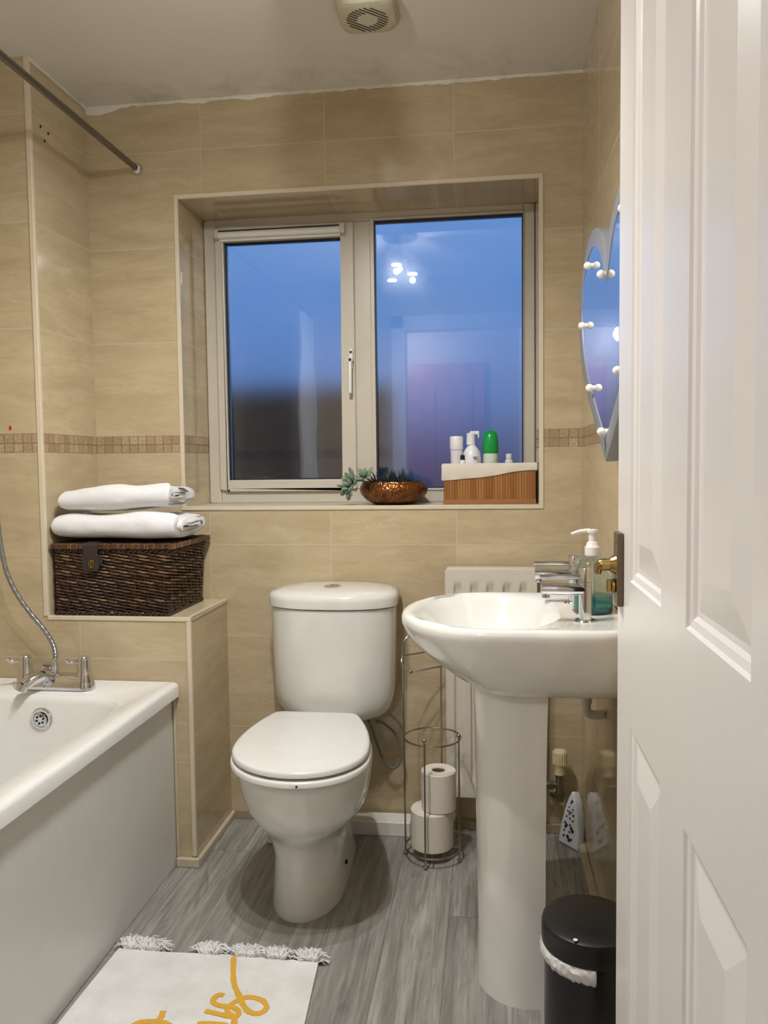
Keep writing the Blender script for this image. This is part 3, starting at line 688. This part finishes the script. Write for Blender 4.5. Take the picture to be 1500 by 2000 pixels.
# ------------------------------------------------------------------ bin
bn = thing('pedal_bin', 'small black round bin with white liner showing under its lid', 'bin', (1.4665, -1.012, 0))
bx, by_, bR = 1.4665, -1.012, .0885
obj('bin_body', lathe([(.082, 0), (.084, .004), (.084, .263), (.080, .264)], bx, by_, 0, 56), BLACKPL, bn)
obj('bin_lid', lathe([(.0885, .266), (.0895, .269), (.0895, .300), (.087, .308), (.080, .3115), (.03, .3135), (.004, .3137)], bx, by_, 0, 56), BLACKLID, bn)
obj('lid_badge', cyl((bx-.035, by_-.076, .3125), (bx-.035, by_-.076, .3135), .004), WHITEPL, bn)
random.seed(5)
V = []; R = []
for i in range(61):
    a = radians(165+i*1.75); row = []
    for k in range(6):
        r_ = .0865+.005*sin(k/5*pi)+.0035*noise.noise(Vector((i*.35, k*.8, 0))) ; z_ = .268-k*.0055-(.006*max(0, noise.noise(Vector((i*.3, 7, 0)))) if k > 3 else 0)-.004*(i/60)*k/5
        row.append((bx+r_*cos(a), by_+r_*sin(a), z_))
    R.append(row)
lo_ = obj('bin_liner', loft(R, False, False, False), mat('white_bin_bag', (215, 215, 215), .4), bn)
s_ = lo_.modifiers.new('solid', 'SOLIDIFY'); s_.thickness = .001
# ------------------------------------------------------------------ plastic freshener leaning in the corner
FRM = mat('white_freshener_plastic', (218, 224, 232), .4)
fr0 = thing('air_freshener', 'white pointed plastic holder with cut-out flowers leaning in the corner', 'air freshener', (1.515, -.10, 0))
ux = Vector((.62, -.78, 0)).normalized()      # along the width of its face
nz_ = Vector((-.78, -.62, .12)).normalized()  # face normal
upv = nz_.cross(ux); upv = -upv if upv.z < 0 else upv
org = Vector((1.513, -.098, .001))
def frp(a, b, d): return org+ux*a+upv*b+nz_*d
out = [(-.040, .006), (-.040, .0), (.040, .0), (.0405, .02), (.0375, .065), (.028, .11), (.015, .146), (.004, .166), (-.005, .166), (-.015, .146), (-.027, .105), (-.036, .06), (-.040, .02)]
def ofr(s_, d): return [frp(a*s_, .083+(b-.083)*s_, d) for a, b in out]
obj('freshener_shell', loft([ofr(.93, -.028), ofr(.98, -.022), ofr(1, -.006), ofr(.95, 0)]), FRM, fr0, bevel=.002)
HO = mat('cutout_shadow', (44, 40, 66), .7)
ho = []
for a, b, r_ in ((.002, .138, .0045), (-.002, .131, .003), (-.008, .118, .0026), (.008, .114, .003), (-.012, .106, .003), (-.004, .104, .0035), (.004, .104, .0028), (-.004, .098, .003), (.012, .098, .004), (-.015, .088, .003), (0, .086, .0035), (.012, .082, .0035), (-.018, .068, .004), (-.012, .062, .0055), (-.016, .056, .0045), (.002, .066, .004), (.008, .058, .0055), (.014, .052, .006), (-.02, .044, .0035), (.002, .046, .0035), (-.02, .028, .004), (-.004, .030, .006), (.003, .022, .0065), (.012, .026, .004)):
    ho.append(cyl(frp(a, b, -.001), frp(a, b, .0007), r_, 9))
obj('cutout_pattern', join(*ho), HO, fr0, smooth=False)
# ------------------------------------------------------------------ wicker basket
wk = thing('wicker_basket', 'dark brown wicker hamper with leather strap on the tiled ledge', 'basket', (.195, -.165, ZL))
KX0, KX1, KY0, KY1 = .014, .378, -.308, -.022
def per(t, ins, z):
    # perimeter point, t in [0,1)
    fl = .014*(z/.19)
    x0, x1, y0, y1 = KX0+ins, KX1-.018-ins+fl, KY0+ins, KY1-ins
    Lx, Ly = x1-x0, y1-y0; P_ = 2*(Lx+Ly); d = (t % 1)*P_
    if d < Lx: p_, n_ = (x0+d, y0), (0, -1)
    elif d < Lx+Ly: p_, n_ = (x1, y0+d-Lx), (1, 0)
    elif d < 2*Lx+Ly: p_, n_ = (x1-(d-Lx-Ly), y1), (0, 1)
    else: p_, n_ = (x0, y1-(d-2*Lx-Ly)), (-1, 0)
    return p_, n_
WICK = []
for i_, c_ in enumerate(((64, 46, 34), (88, 62, 42), (48, 34, 28), (122, 92, 62))):
    WICK.append(mat('dark_willow_%s' % ('abcd'[i_]), c_, .38, var=.3, vscale=60))
random.seed(3)
gs = []
NST = 42; rows = 35
for r_ in range(rows):
    z_ = ZL+.012+r_*.00515; path = []
    N_ = NST*4
    for i in range(N_):
        t = i/N_; (px_, py_), (nx_, ny_) = per(t, .004, z_-ZL)
        off = .0042*sin(t*2*pi*NST/2+(pi if r_ % 2 else 0)+r_*.35)
        path.append((px_+nx_*off, py_+ny_*off, z_+.0022*sin(t*2*pi*NST/2+(pi if r_ % 2 else 0)+r_*.35+pi/2)))
    mi_ = random.choice((0, 0, 1, 1, 2, 3))
    gs.append(setm(tube(path+[path[0]], .0030, 5, False), mi_))
for k in range(NST):
    (a_, b_), _ = per((k+.25)/NST, .004, 0); (c_, d_), _ = per((k+.25)/NST, .004, .18)
    gs.append(setm(tube([(a_, b_, ZL+.004), (c_, d_, ZL+.192)], .0028, 5), 2))
for zz_ in (.006, .192):
    for q_ in range(2):
        path = []
        for i in range(240):
            t = i/240; (px_, py_), (nx_, ny_) = per(t, .003, zz_)
            path.append((px_+nx_*.004*cos(t*240+q_*pi), py_+ny_*.004*cos(t*240+q_*pi), ZL+zz_+.004*sin(t*240+q_*pi)))
        gs.append(setm(tube(path+[path[0]], .0038, 5, False), 0))
gs.append(setm(box(KX0+.008, KX1-.02, KY0+.008, KY1-.008, ZL+.002, ZL+.185), 2))
obj('basket_body', join(*gs), WICK, wk)
gs = []
LZ = ZL+.2
def lidp(t, ins, z): 
    x0, x1, y0, y1 = KX0-.004+ins, KX1+.006-ins, KY0-.005+ins, KY1+.004-ins
    Lx, Ly = x1-x0, y1-y0; d = (t % 1)*2*(Lx+Ly)
    if d < Lx: return (x0+d, y0, z)
    if d < Lx+Ly: return (x1, y0+d-Lx, z)
    if d < 2*Lx+Ly: return (x1-(d-Lx-Ly), y1, z)
    return (x0, y1-(d-2*Lx-Ly), z)
for q_, (zz_, ins) in enumerate(((LZ+.002, 0), (LZ+.009, 0), (LZ+.005, .003))):
    path = [lidp(i/200, ins, zz_+.0012*sin(i*1.1+q_)) for i in range(200)]
    gs.append(setm(tube(path+[path[0]], .0042, 6, False), 1 if q_ < 2 else 0))
for i in range(150):                           # binding wrapped round the lid rim
    a_ = lidp(i/150, -.0028, 0); b_ = lidp((i+.35)/150, -.0028, 0)
    gs.append(setm(tube([(a_[0], a_[1], LZ-.002), (b_[0], b_[1], LZ+.013)], .0022, 4), random.choice((0, 1, 3))))
for k in range(44):                            # woven lid top
    y_ = KY0+.004+k*(KY1-KY0-.008)/43
    path = [(KX0+(KX1-KX0)*i/60, y_, LZ+.008+.0028*sin(i*.8+(pi if k % 2 else 0))) for i in range(61)]
    gs.append(setm(tube(path, .0033, 5), random.choice((0, 0, 1, 2))))
obj('basket_lid', join(*gs), WICK, wk)
st_ = smoothpath([(0, -.24, LZ+.0165), (0, -.29, LZ+.0165), (0, -.315, LZ+.014), (0, -.3215, LZ-.004), (0, -.3225, LZ-.066)], 5)
R = []
for i, p_ in enumerate(st_):
    t = i/(len(st_)-1); hw = .0235-.005*min(1, abs(t-.55)*1.5)+(.006 if t > .8 else 0)
    if t > .97: hw *= .75
    nrm = Vector((0, -1, 0)) if t > .6 else Vector((0, -.3, 1)).normalized()
    R.append([p_+Vector((.135-hw, 0, 0)), p_+Vector((.135+hw, 0, 0)), p_+Vector((.135+hw, 0, 0))-nrm*.003, p_+Vector((.135-hw, 0, 0))-nrm*.003])
sp_ = obj('strap', loft(R), LEATHER, wk, bevel=.001)
def oval(cx, y, cz, a, b, r_, n=24):
    return tube([(cx+a*cos(2*pi*i/n), y, cz+b*sin(2*pi*i/n)) for i in range(n+1)], r_, 6, False)
ww = obj('strap_buckle', join(oval(.139, -.3245, LZ-.044, .007, .011, .002), cyl((.139, -.3225, LZ-.044), (.139, -.3265, LZ-.044), .0018, 8), box(.1373, .1407, -.3262, -.3245, LZ-.054, LZ-.034)), BRASS, sp_)
obj('clasp_back', box(.108, .17, -.3195, -.3165, LZ-.05, LZ-.018), LEATHER, wk, bevel=.0012)
# ------------------------------------------------------------------ towels
TOW = mat('white_terry_towel', (232, 232, 234), .95, bump=.8, bscale=420, bdist=.0022, sheen=.3)
def towel(name, x0, x1, yc, z0, depth, hgt, seed, label, tail=0., lift=None):
    """towel folded over and over: a flattened spiral of thick cloth running along x"""
    lift = lift or (lambda u: 0.)
    turns = 2.6; th_ = hgt/(2*turns)*1.02; hw = depth/2
    path = []; N_ = 150
    for i in range(N_+1):
        t = i/N_; a = t*turns*2*pi+2.2
        hh = max(hgt/2-th_*.5-t*turns*th_*.96, .001); ww_ = max(hw-th_*.5-t*turns*th_*1.5, hw*.3)
        c_, s_ = cos(a), sin(a)
        path.append((ww_*math.copysign(abs(c_)**.62, c_), hh*math.copysign(abs(s_)**.8, s_)))
    # resample evenly
    L_ = [0.]
    for a, b in zip(path, path[1:]): L_.append(L_[-1]+hypot(b[0]-a[0], b[1]-a[1]))
    ev = []; k = 0; M_ = 190
    for i in range(M_+1):
        d = L_[-1]*i/M_
        while k < N_-1 and L_[k+1] < d: k += 1
        f = (d-L_[k])/max(1e-9, L_[k+1]-L_[k]); ev.append((path[k][0]+(path[k+1][0]-path[k][0])*f, path[k][1]+(path[k+1][1]-path[k][1])*f))
    path = ev; nn = len(path); nX = 56
    def off(i, sgn):
        a = path[max(0, i-1)]; b = path[min(nn-1, i+1)]; dx, dz = b[0]-a[0], b[1]-a[1]; q_ = hypot(dx, dz) or 1
        return path[i][0]-dz/q_*sgn*th_*.47, path[i][1]+dx/q_*sgn*th_*.47
    sec = [off(i, -1)+(i/nn,) for i in range(nn)]+[off(i, 1)+(i/nn,) for i in reversed(range(nn))]
    R = []
    for k in range(nX+1):
        u = k/nX; e_ = min(k, nX-k); sq = 1-(.12 if e_ == 0 else .035 if e_ == 1 else 0); x_ = x0+(x1-x0)*u
        if u < .3: sq *= 1-.16*(1-u/.3)**2
        row = []
        for y_, z_, q_ in sec:
            nz1 = noise.noise(Vector((x_*7, y_*8, seed))); nz2 = noise.noise(Vector((x_*19, y_*17, seed+z_*30)))
            xx = x_+.016*noise.noise(Vector((q_*13, seed*2, 0)))*max(0, (u-.5)*2)+.006*noise.noise(Vector((q_*13, seed*3, 4)))*max(0, (.5-u)*2)
            zz_ = hgt/2+z_*sq*(1+.14*nz1+.05*nz2)
            if z_ > 0: zz_ += .006*nz1+.0022*nz2
            zz_ = z0+max(zz_, .0004)+lift(u)
            row.append((xx, yc+y_*(1+.05*nz1)*(1-.1*(1-sq))+.003*nz2, zz_))
        R.append(row)
    o = obj(name, loft(R), TOW, smooth=True, auto=75)
    return tag(o, label, 'towel', 'folded towels on the basket')
tw1 = towel('folded_towel', .010, .394, -.184, LZ+.0152, .268, .092, 3.3, 'lower folded white towel lying directly on the wicker basket lid')
tw2 = towel('folded_towel', .030, .366, -.192, LZ+.0995, .240, .086, 9.1, 'upper folded white towel, topmost of the pair on the basket', lift=lambda u: .014*u-.006)
# ------------------------------------------------------------------ copper bowl and succulents
cb = None
g = NG('hammered_copper'); p = g.pos(); vo = g.n('ShaderNodeTexVoronoi'); g.l(p, vo.inputs['Vector']); vo.inputs['Scale'].default_value = 130
g.b.inputs['Base Color'].default_value = lin((168, 108, 62)); g.b.inputs['Metallic'].default_value = .95; g.b.inputs['Roughness'].default_value = .3
g.l(g.mix(g.ramp(g.noise(p, 40, 3), .4, .7), lin((150, 98, 56)), lin((84, 50, 32))), g.b.inputs['Base Color'])
g.bump(vo.outputs['Distance'], .7, .003); COPPER = g.m
BX, BY = .973, .105
cb = obj('copper_bowl', lathe([(.03, .0015), (.062, .0), (.066, .001), (.090, .014), (.107, .032), (.112, .045), (.110, .058), (.104, .069), (.101, .0735), (.098, .0735), (.100, .066), (.105, .055), (.102, .035), (.085, .015), (.03, .006)], BX, BY, WZ0+.001, 64), COPPER)
tag(cb, 'hammered copper bowl planter standing on the window sill', 'bowl')
obj('soil', lathe([(.1, .058), (.05, .061), (.004, .062)], BX, BY, WZ0+.001, 32), mat('dark_soil', (40, 32, 26), .95, bump=.8, bscale=200), cb)
random.seed(11)
def leaf(base, d, L_, w_, th_=.35, up=Vector((0, 0, 1)), curl=.2, n=7):
    d = Vector(d).normalized(); s_ = d.cross(up)
    if s_.length < 1e-3: s_ = Vector((1, 0, 0))
    s_.normalize(); u_ = s_.cross(d); R = []
    for i in range(n+1):
        t = i/n; ww_ = w_*(.35+.9*t)*sqrt(max(0, 1-t**3.2))+.0003; c_ = Vector(base)+d*(L_*t)+u_*(curl*L_*t*t)
        R.append([c_+s_*(ww_*cos(a))+u_*(ww_*th_*sin(a)) for a in [2*pi*j/8 for j in range(8)]])
    return loft(R)
def spike(base, d, L_, w_):
    d = Vector(d).normalized(); e_ = Vector(base)+d*L_; m_ = Vector(base)+d*L_*.5+Vector((0, 0, L_*.05))
    return tube([base, m_, e_], lambda t: w_*(1-t)**.8+.0002, 5)
SUC = mat('grey_green_succulent', (122, 142, 122), .5, var=.2, vscale=40)
SPK = mat('dark_green_spikes', (38, 46, 42), .55, var=.3, vscale=60)
gs = []
for cx_, cy_, cz_, ax, n_, s1 in ((.852, .04, WZ0+.075, Vector((-.75, -.55, .15)), 17, 1.), (.885, .05, WZ0+.088, Vector((-.2, -.5, .8)), 14, .8), (.835, .03, WZ0+.055, Vector((-.5, -.6, -.65)), 10, .8)):
    ax.normalize(); t1 = ax.orthogonal().normalized(); t2 = ax.cross(t1)
    for k in range(n_):
        a = k*2.4; q_ = k/n_; d_ = (t1*cos(a)+t2*sin(a))*(.35+.75*q_)+ax*(1.0-.75*q_)
        gs.append(leaf(Vector((cx_, cy_, cz_)), d_, (.027+.030*q_)*s1, (.0085+.007*q_)*s1, .42, ax, .15))
gs.append(tube(smoothpath([(.90, .07, WZ0+.062), (.875, .05, WZ0+.08), (.853, .04, WZ0+.075)], 4), .004, 6))
tag(obj('succulent', join(*gs), SUC), 'grey-green rosette succulent spilling over the left rim of the copper bowl', 'plant', 'plants in the copper bowl')
gs = []
for c_ in ((.955, .08, 30), (.995, .10, 30), (.925, .10, 22), (1.03, .11, 16)):
    for k in range(c_[2]):
        a = random.random()*2*pi; el = random.uniform(.25, 1.4)
        gs.append(spike((c_[0]+.006*cos(a), c_[1]+.006*sin(a), WZ0+.060), (cos(a)*cos(el), sin(a)*cos(el)*.7, sin(el)), random.uniform(.035, .066)*(.6 if c_[0] > 1.02 else 1), .0032))
tag(obj('spiky_succulent', join(*gs), SPK), 'dark spiky succulent clump growing in the middle of the copper bowl', 'plant', 'plants in the copper bowl')
# ------------------------------------------------------------------ bamboo basket with liner and bottles
bbk = thing('bamboo_basket', 'bamboo slat storage basket with white cloth liner at right end of sill', 'basket', (1.283, .14, WZ0+.001))
QX0, QX1, QY0, QY1, QZ = 1.138, 1.430, .085, .205, WZ0+.001
g = NG('bamboo_slats'); p = g.pos(); x, y, z = g.xyz(p)
ss = g.math('ADD', x, y); sdv = g.math('DIVIDE', ss, .0085)
wn = g.n('ShaderNodeTexWhiteNoise', noise_dimensions='1D'); g.l(g.math('FLOOR', sdv), wn.inputs['W'])
c = g.mix(wn.outputs['Value'], lin((140, 90, 42)), lin((174, 122, 66)))
c = g.mix(g.ramp(g.noise(g.comb(g.math('MULTIPLY', x, 120.), g.math('MULTIPLY', y, 120.), g.math('MULTIPLY', z, 8.)), 1, 3), .4, .7, 0, .4), c, lin((128, 74, 34)))
ds = g.math('ABSOLUTE', g.math('SUBTRACT', sdv, g.math('ROUND', sdv)))
c = g.mix(g.math('LESS_THAN', ds, .07), c, lin((84, 48, 24)))
g.l(c, g.b.inputs['Base Color']); g.b.inputs['Roughness'].default_value = .4
g.bump(g.ramp(ds, 0, .15), .6, .001); BAMB = g.m
th_ = .004
obj('slat_wall', join(box(QX0, QX1, QY0, QY0+th_, QZ, QZ+.118), box(QX0, QX1, QY1-th_, QY1, QZ, QZ+.118), box(QX0, QX0+th_, QY0+th_, QY1-th_, QZ, QZ+.118), box(QX1-th_, QX1, QY0+th_, QY1-th_, QZ, QZ+.118), box(QX0+th_, QX1-th_, QY0+th_, QY1-th_, QZ+.002, QZ+.005)), BAMB, bbk, smooth=False)
obj('bottom_rail', join(box(QX0-.001, QX1+.001, QY0-.002, QY0, QZ, QZ+.014), box(QX0-.002, QX0, QY0, QY1, QZ, QZ+.014)), mat('bamboo_rail', (156, 108, 58), .4, var=.1), bbk)
LIN = mat('cream_cotton_liner', (216, 210, 196), .9, bump=.3, bscale=300)
def liner():
    R = []; y0, y1, x0, x1 = QY0-.003, QY1+.003, QX0-.004, QX1+.003; pts = []
    for i in range(40): pts.append((x0+(x1-x0)*i/40, y0, i/40))
    for i in range(16): pts.append((x1, y0+(y1-y0)*i/16, 1.))
    for i in range(40): pts.append((x1-(x1-x0)*i/40, y1, 1-i/40))
    for i in range(16): pts.append((x0, y1-(y1-y0)*i/16, 0.))
    for x_, y_, u in pts:
        s_ = 3*u*u-2*u**3; zb = .074-.006*sin(u*pi)*0+.030*s_ + .002*sin(u*9)
        wv = .0012*sin(x_*90+y_*70)
        cx_, cy_ = (x0+x1)/2, (y0+y1)/2; dx, dy = (x_-cx_)/(x1-cx_), (y_-cy_)/(y1-cy_)
        def P(k, z_): return (cx_+(x1-cx_+k)*max(-1, min(1, dx)), cy_+(y1-cy_+k)*max(-1, min(1, dy)), QZ+z_)
        R.append([P(.0005, zb), P(.002+wv, zb+.004), P(.0012+wv, (zb+.128)/2), P(.0015+wv, .124), P(-.001, .1295), P(-.005, .128), P(-.008, .10), P(-.0095, .02)])
    R.append(R[0])
    return loft(R, False, False, False)
obj('cloth_liner', liner(), LIN, bbk, auto=70)
WB = mat('white_bottle_plastic', (226, 226, 230), .35)
zf = QZ+.006
# white deodorant tube
t = thing('white_cosmetic_bottle', 'plain white round-topped cosmetic bottle, leftmost tall one in the bamboo basket', 'bottle', (1.178, .14, zf), 'bottles in the bamboo basket')
obj('bottle_body', lathe([(.018, 0), (.0205, .003), (.0195, .12), (.021, .165), (.0215, .167)], 1.178, .14, zf, 28), WB, t)
obj('cap', lathe([(.0215, .168), (.0225, .171), (.0225, .208), (.020, .212), (.004, .2135)], 1.178, .14, zf, 28), WB, t)
# white pump bottle
t = thing('white_pump_bottle', 'white pump lotion bottle with dark print, beside the green-capped bottle', 'bottle', (1.228, .125, zf), 'bottles in the bamboo basket')
pb = obj('bottle_body', lathe([(.026, 0), (.0295, .004), (.0295, .14), (.0275, .158), (.020, .172), (.0125, .180), (.012, .185)], 1.228, .125, zf, 32), WB, t)
obj('label_print', join(*[box(1.232+.002*i % .003, 1.248, .0942, .0947, zf+.142-i*.005, zf+.1445-i*.005) for i in range(2)]), mat('grey_print', (90, 90, 100), .5), pb, smooth=False)
obj('pump_head', join(cyl((1.225, .125, zf+.183), (1.225, .125, zf+.222), .0145, 24, .0135), box(1.222, 1.252, .120, .130, zf+.216, zf+.228), box(1.247, 1.252, .120, .130, zf+.205, zf+.22)), WB, t, bevel=.002)
# green-capped bottle
t = thing('green_capped_bottle', 'roll-on bottle with domed bright green cap in the bamboo basket', 'bottle', (1.288, .13, zf), 'bottles in the bamboo basket')
obj('bottle_body', lathe([(.022, 0), (.024, .003), (.024, .15), (.0235, .155)], 1.288, .13, zf, 28), mat('pale_green_white', (206, 216, 200), .35), t)
GC = mat('bright_green_cap', (10, 150, 70), .25)
obj('cap', lathe([(.0245, .155), (.0255, .158), (.0252, .195), (.0235, .212), (.018, .224), (.010, .229), (.002, .230)], 1.288, .13, zf, 28), GC, t)
# small ones
t = thing('small_black_capped_bottle', 'small white bottle with black cap standing before the pump bottle', 'bottle', (1.198, .102, zf), 'bottles in the bamboo basket')
obj('bottle_body', lathe([(.008, 0), (.009, .002), (.009, .13), (.006, .135)], 1.198, .103, zf, 16), WB, t)
obj('cap', lathe([(.0065, .135), (.007, .136), (.007, .150), (.002, .151)], 1.198, .103, zf, 16), DARK, t)
t = thing('small_white_tube', 'short white tube barely showing above liner right of the green cap', 'tube', (1.347, .13, zf), 'bottles in the bamboo basket')
obj('tube_body', lathe([(.013, 0), (.014, .002), (.013, .13), (.009, .134)], 1.347, .13, zf, 20), WB, t)
obj('cap', lathe([(.0095, .134), (.010, .135), (.010, .150), (.007, .153), (.002, .1535)], 1.347, .13, zf, 20), WB, t)
# ------------------------------------------------------------------ bath mat
g = NG('white_tufted_mat'); p = g.pos()
g.b.inputs['Roughness'].default_value = .95; g.b.inputs['Sheen Weight'].default_value = .2
g.l(g.mix(g.ramp(g.noise(p, 14, 4), .35, .75), lin((236, 236, 235)), lin((220, 219, 216))), g.b.inputs['Base Color'])
g.bump(g.noise(p, 420, 3), .6, .002); MATM = g.m
rug = thing('bath_mat', 'white tasselled bath mat with mustard lettering on the grey floor', 'bath mat', (.65, -1.15, 0))
def rugz(x_, y_): return .0105+.0015*noise.noise(Vector((x_*6, y_*6, 2)))
nX, nY = 30, 46; R = []
def rp(u, v): 
    xl = .398+(.379-.398)*v; xr_ = .886+(.945-.886)*v
    return xl+(xr_-xl)*u, -.742-.82*v-.004*sin(u*7)*(1-v)
for j in range(nY+1):
    row = []
    for i in range(nX+1):
        x_, y_ = rp(i/nX, j/nY); row.append((x_, y_, rugz(x_, y_)))
    e0 = rp(0, j/nY); e1 = rp(1, j/nY)
    R.append([(e0[0], e0[1], .0008)]+row+[(e1[0], e1[1], .0008)])
R = [[(p_[0], p_[1]+.0005, .0008) for p_ in R[0]]]+R+[[(p_[0], p_[1], .0008) for p_ in R[-1]]]
obj('mat_pile', loft(R, False, False, False), MATM, rug, auto=60)
STR = [[(0.685, -0.748), (0.699, -0.795), (0.716, -0.84), (0.739, -0.877), (0.758, -0.906), (0.778, -0.926), (0.799, -0.928), (0.81, -0.911), (0.798, -0.89), (0.777, -0.881), (0.756, -0.881), (0.741, -0.893), (0.73, -0.909), (0.73, -0.928), (0.746, -0.942)],
 [(0.706, -0.881), (0.694, -0.88), (0.688, -0.895), (0.694, -0.908), (0.713, -0.914), (0.734, -0.914), (0.753, -0.925), (0.755, -0.941), (0.739, -0.943), (0.711, -0.938), (0.683, -0.933)],
 [(0.749, -0.942), (0.755, -0.958), (0.757, -0.975), (.745, -.992)], [(0.68, -0.973), (0.711, -0.968), (0.743, -0.971), (.76, -.985), (.75, -1.01), (.70, -1.02)],
 [(0.595, -0.944), (0.598, -0.962), (0.593, -0.975), (0.566, -0.98), (0.551, -0.992), (.548, -1.02), (.57, -1.05)], [(0.593, -0.975), (0.613, -0.979), (0.629, -0.987), (.65, -1.01), (.66, -1.06)]]
gs = []
for s_ in STR:
    P = smoothpath([(a, b, 0) for a, b in s_], 6); L_ = []; Rr = []
    for i, q_ in enumerate(P):
        d_ = (P[min(len(P)-1, i+1)]-P[max(0, i-1)]).normalized(); n_ = Vector((-d_.y, d_.x, 0)); w_ = .0062+.0014*noise.noise(Vector((i*.5, s_[0][0]*30, 0)))
        if i in (0, len(P)-1): w_ *= .7
        a, b = q_-n_*w_, q_+n_*w_; z_ = rugz(q_.x, q_.y)
        Rr.append([(a.x, a.y, z_-.001), (a.x, a.y, z_+.0016), (b.x, b.y, z_+.0016), (b.x, b.y, z_-.001)])
    gs.append(loft(Rr))
obj('lettering', join(*gs), mat('mustard_yarn', (222, 172, 62), .9, bump=.5, bscale=300), rug, smooth=False)
TAS = mat('white_yarn_tassel', (238, 238, 238), .9)
random.seed(8)
for tx, sc_ in ((.432, 1.), (.478, 1.05), (.622, 1.), (.712, 1.05), (.785, .9), (.862, 1.0)):
    gs = []
    for k in range(380):
        u = random.uniform(-1, 1); b0 = Vector((tx+u*.020, -.742+random.uniform(-.003, .006), random.uniform(.006, .02)))
        a = pi/2-u*.95+random.uniform(-.55, .55); L_ = random.uniform(.014, .040)*sc_*(1-.15*abs(u))
        e_ = b0+Vector((cos(a), sin(a)*.95, 0))*L_; e_.z = random.uniform(.002, .02)
        m_ = (b0+e_)/2+Vector((random.uniform(-.004, .004), random.uniform(-.003, .003), random.uniform(.004, .016)))
        gs.append(tube([b0, m_, e_], .0015, 4))
    obj('tassel', join(*gs), TAS, rug)
# ------------------------------------------------------------------ open panelled door
DY, DW, DH, DXF, DT = -1.303, .70, 1.975, 1.468, .035
def door_panels_only(s0, s1, a, b, xf, sg):
    prof = ((0, 0), (.003, .003), (.010, .0045), (.014, .0075), (.020, .0075), (.056, .0012))
    R2 = []
    for q_, d in prof:
        R2.append([(xf+sg*d, DY-(s0+q_), a+.008+q_ - .008), (xf+sg*d, DY-(s1-q_), a+q_), (xf+sg*d, DY-(s1-q_), b-q_), (xf+sg*d, DY-(s0+q_), b-q_)])
    return loft(R2, False, True)
gs = []
ss_ = [0, .100, .290, .400, .590, DW]; zs_ = [0.008, .20, .805, 1.0, 1.865, DH]
for xf, sg in ((DXF, 1), (DXF+DT, -1)):
    for i in range(5):
        for j in range(5):
            if i in (1, 3) and j in (1, 3):
                gs.append(door_panels_only(ss_[i], ss_[i+1], zs_[j], zs_[j+1], xf, sg))
            else:
                gs.append(([(xf, DY-ss_[i], zs_[j]), (xf, DY-ss_[i+1], zs_[j]), (xf, DY-ss_[i+1], zs_[j+1]), (xf, DY-ss_[i], zs_[j+1])], [(0, 1, 2, 3)]))
a_, b_ = DXF, DXF+DT
gs.append(([(a_, DY, .008), (b_, DY, .008), (b_, DY, DH), (a_, DY, DH)], [(0, 1, 2, 3)]))
gs.append(([(a_, DY-DW, .008), (b_, DY-DW, .008), (b_, DY-DW, DH), (a_, DY-DW, DH)], [(0, 1, 2, 3)]))
gs.append(([(a_, DY, DH), (b_, DY, DH), (b_, DY-DW, DH), (a_, DY-DW, DH)], [(0, 1, 2, 3)]))
gs.append(([(a_, DY, .008), (b_, DY, .008), (b_, DY-DW, .008), (a_, DY-DW, .008)], [(0, 1, 2, 3)]))
door = struct('door_1', join(*gs), DOORM, smooth=False)
dp = obj('handle_plate', box(DXF-.0085, DXF, DY-.050, DY-.012, .957, 1.060), BRONZE, door, bevel=.002, label='aged bronze backplate')
obj('plate_screw', cyl((DXF-.0095, DY-.031, 1.048), (DXF-.0082, DY-.031, 1.048), .004), BRASS, dp)
obj('lever_handle', join(cyl((DXF-.008, DY-.030, 1.014), (DXF-.016, DY-.030, 1.014), .0145, 24, .0105), cyl((DXF-.015, DY-.030, 1.014), (DXF-.028, DY-.030, 1.014), .0085), tube(smoothpath([(DXF-.022, DY-.030, 1.014), (DXF-.028, DY-.030, 1.014), (DXF-.031, DY-.028, 1.010), (DXF-.032, DY-.025, 1.002)], 4), lambda t: .0085-.003*t, 12)), BRASS, door, label='brass lever')
obj('thumb_turn', join(cyl((DXF-.0085, DY-.030, .984), (DXF-.014, DY-.030, .984), .010), box(DXF-.021, DXF-.013, DY-.033, DY-.027, .975, .993)), BRASS, door, bevel=.002, label='brass thumb turn')
# door in the hall, facing the bathroom
D2 = mat('stained_pine_door', (196, 136, 112), .35, var=.15, vscale=12)
d2 = [box(.55, 1.25, -3.6, -3.565, 0, 1.98)]
for x0 in (.65, .95):
    for z0, z1 in ((.2, .85), (1.05, 1.85)):
        d2.append(box(x0, x0+.2, -3.565, -3.555, z0, z1))
struct('door_2', join(*d2), D2, bevel=.006)
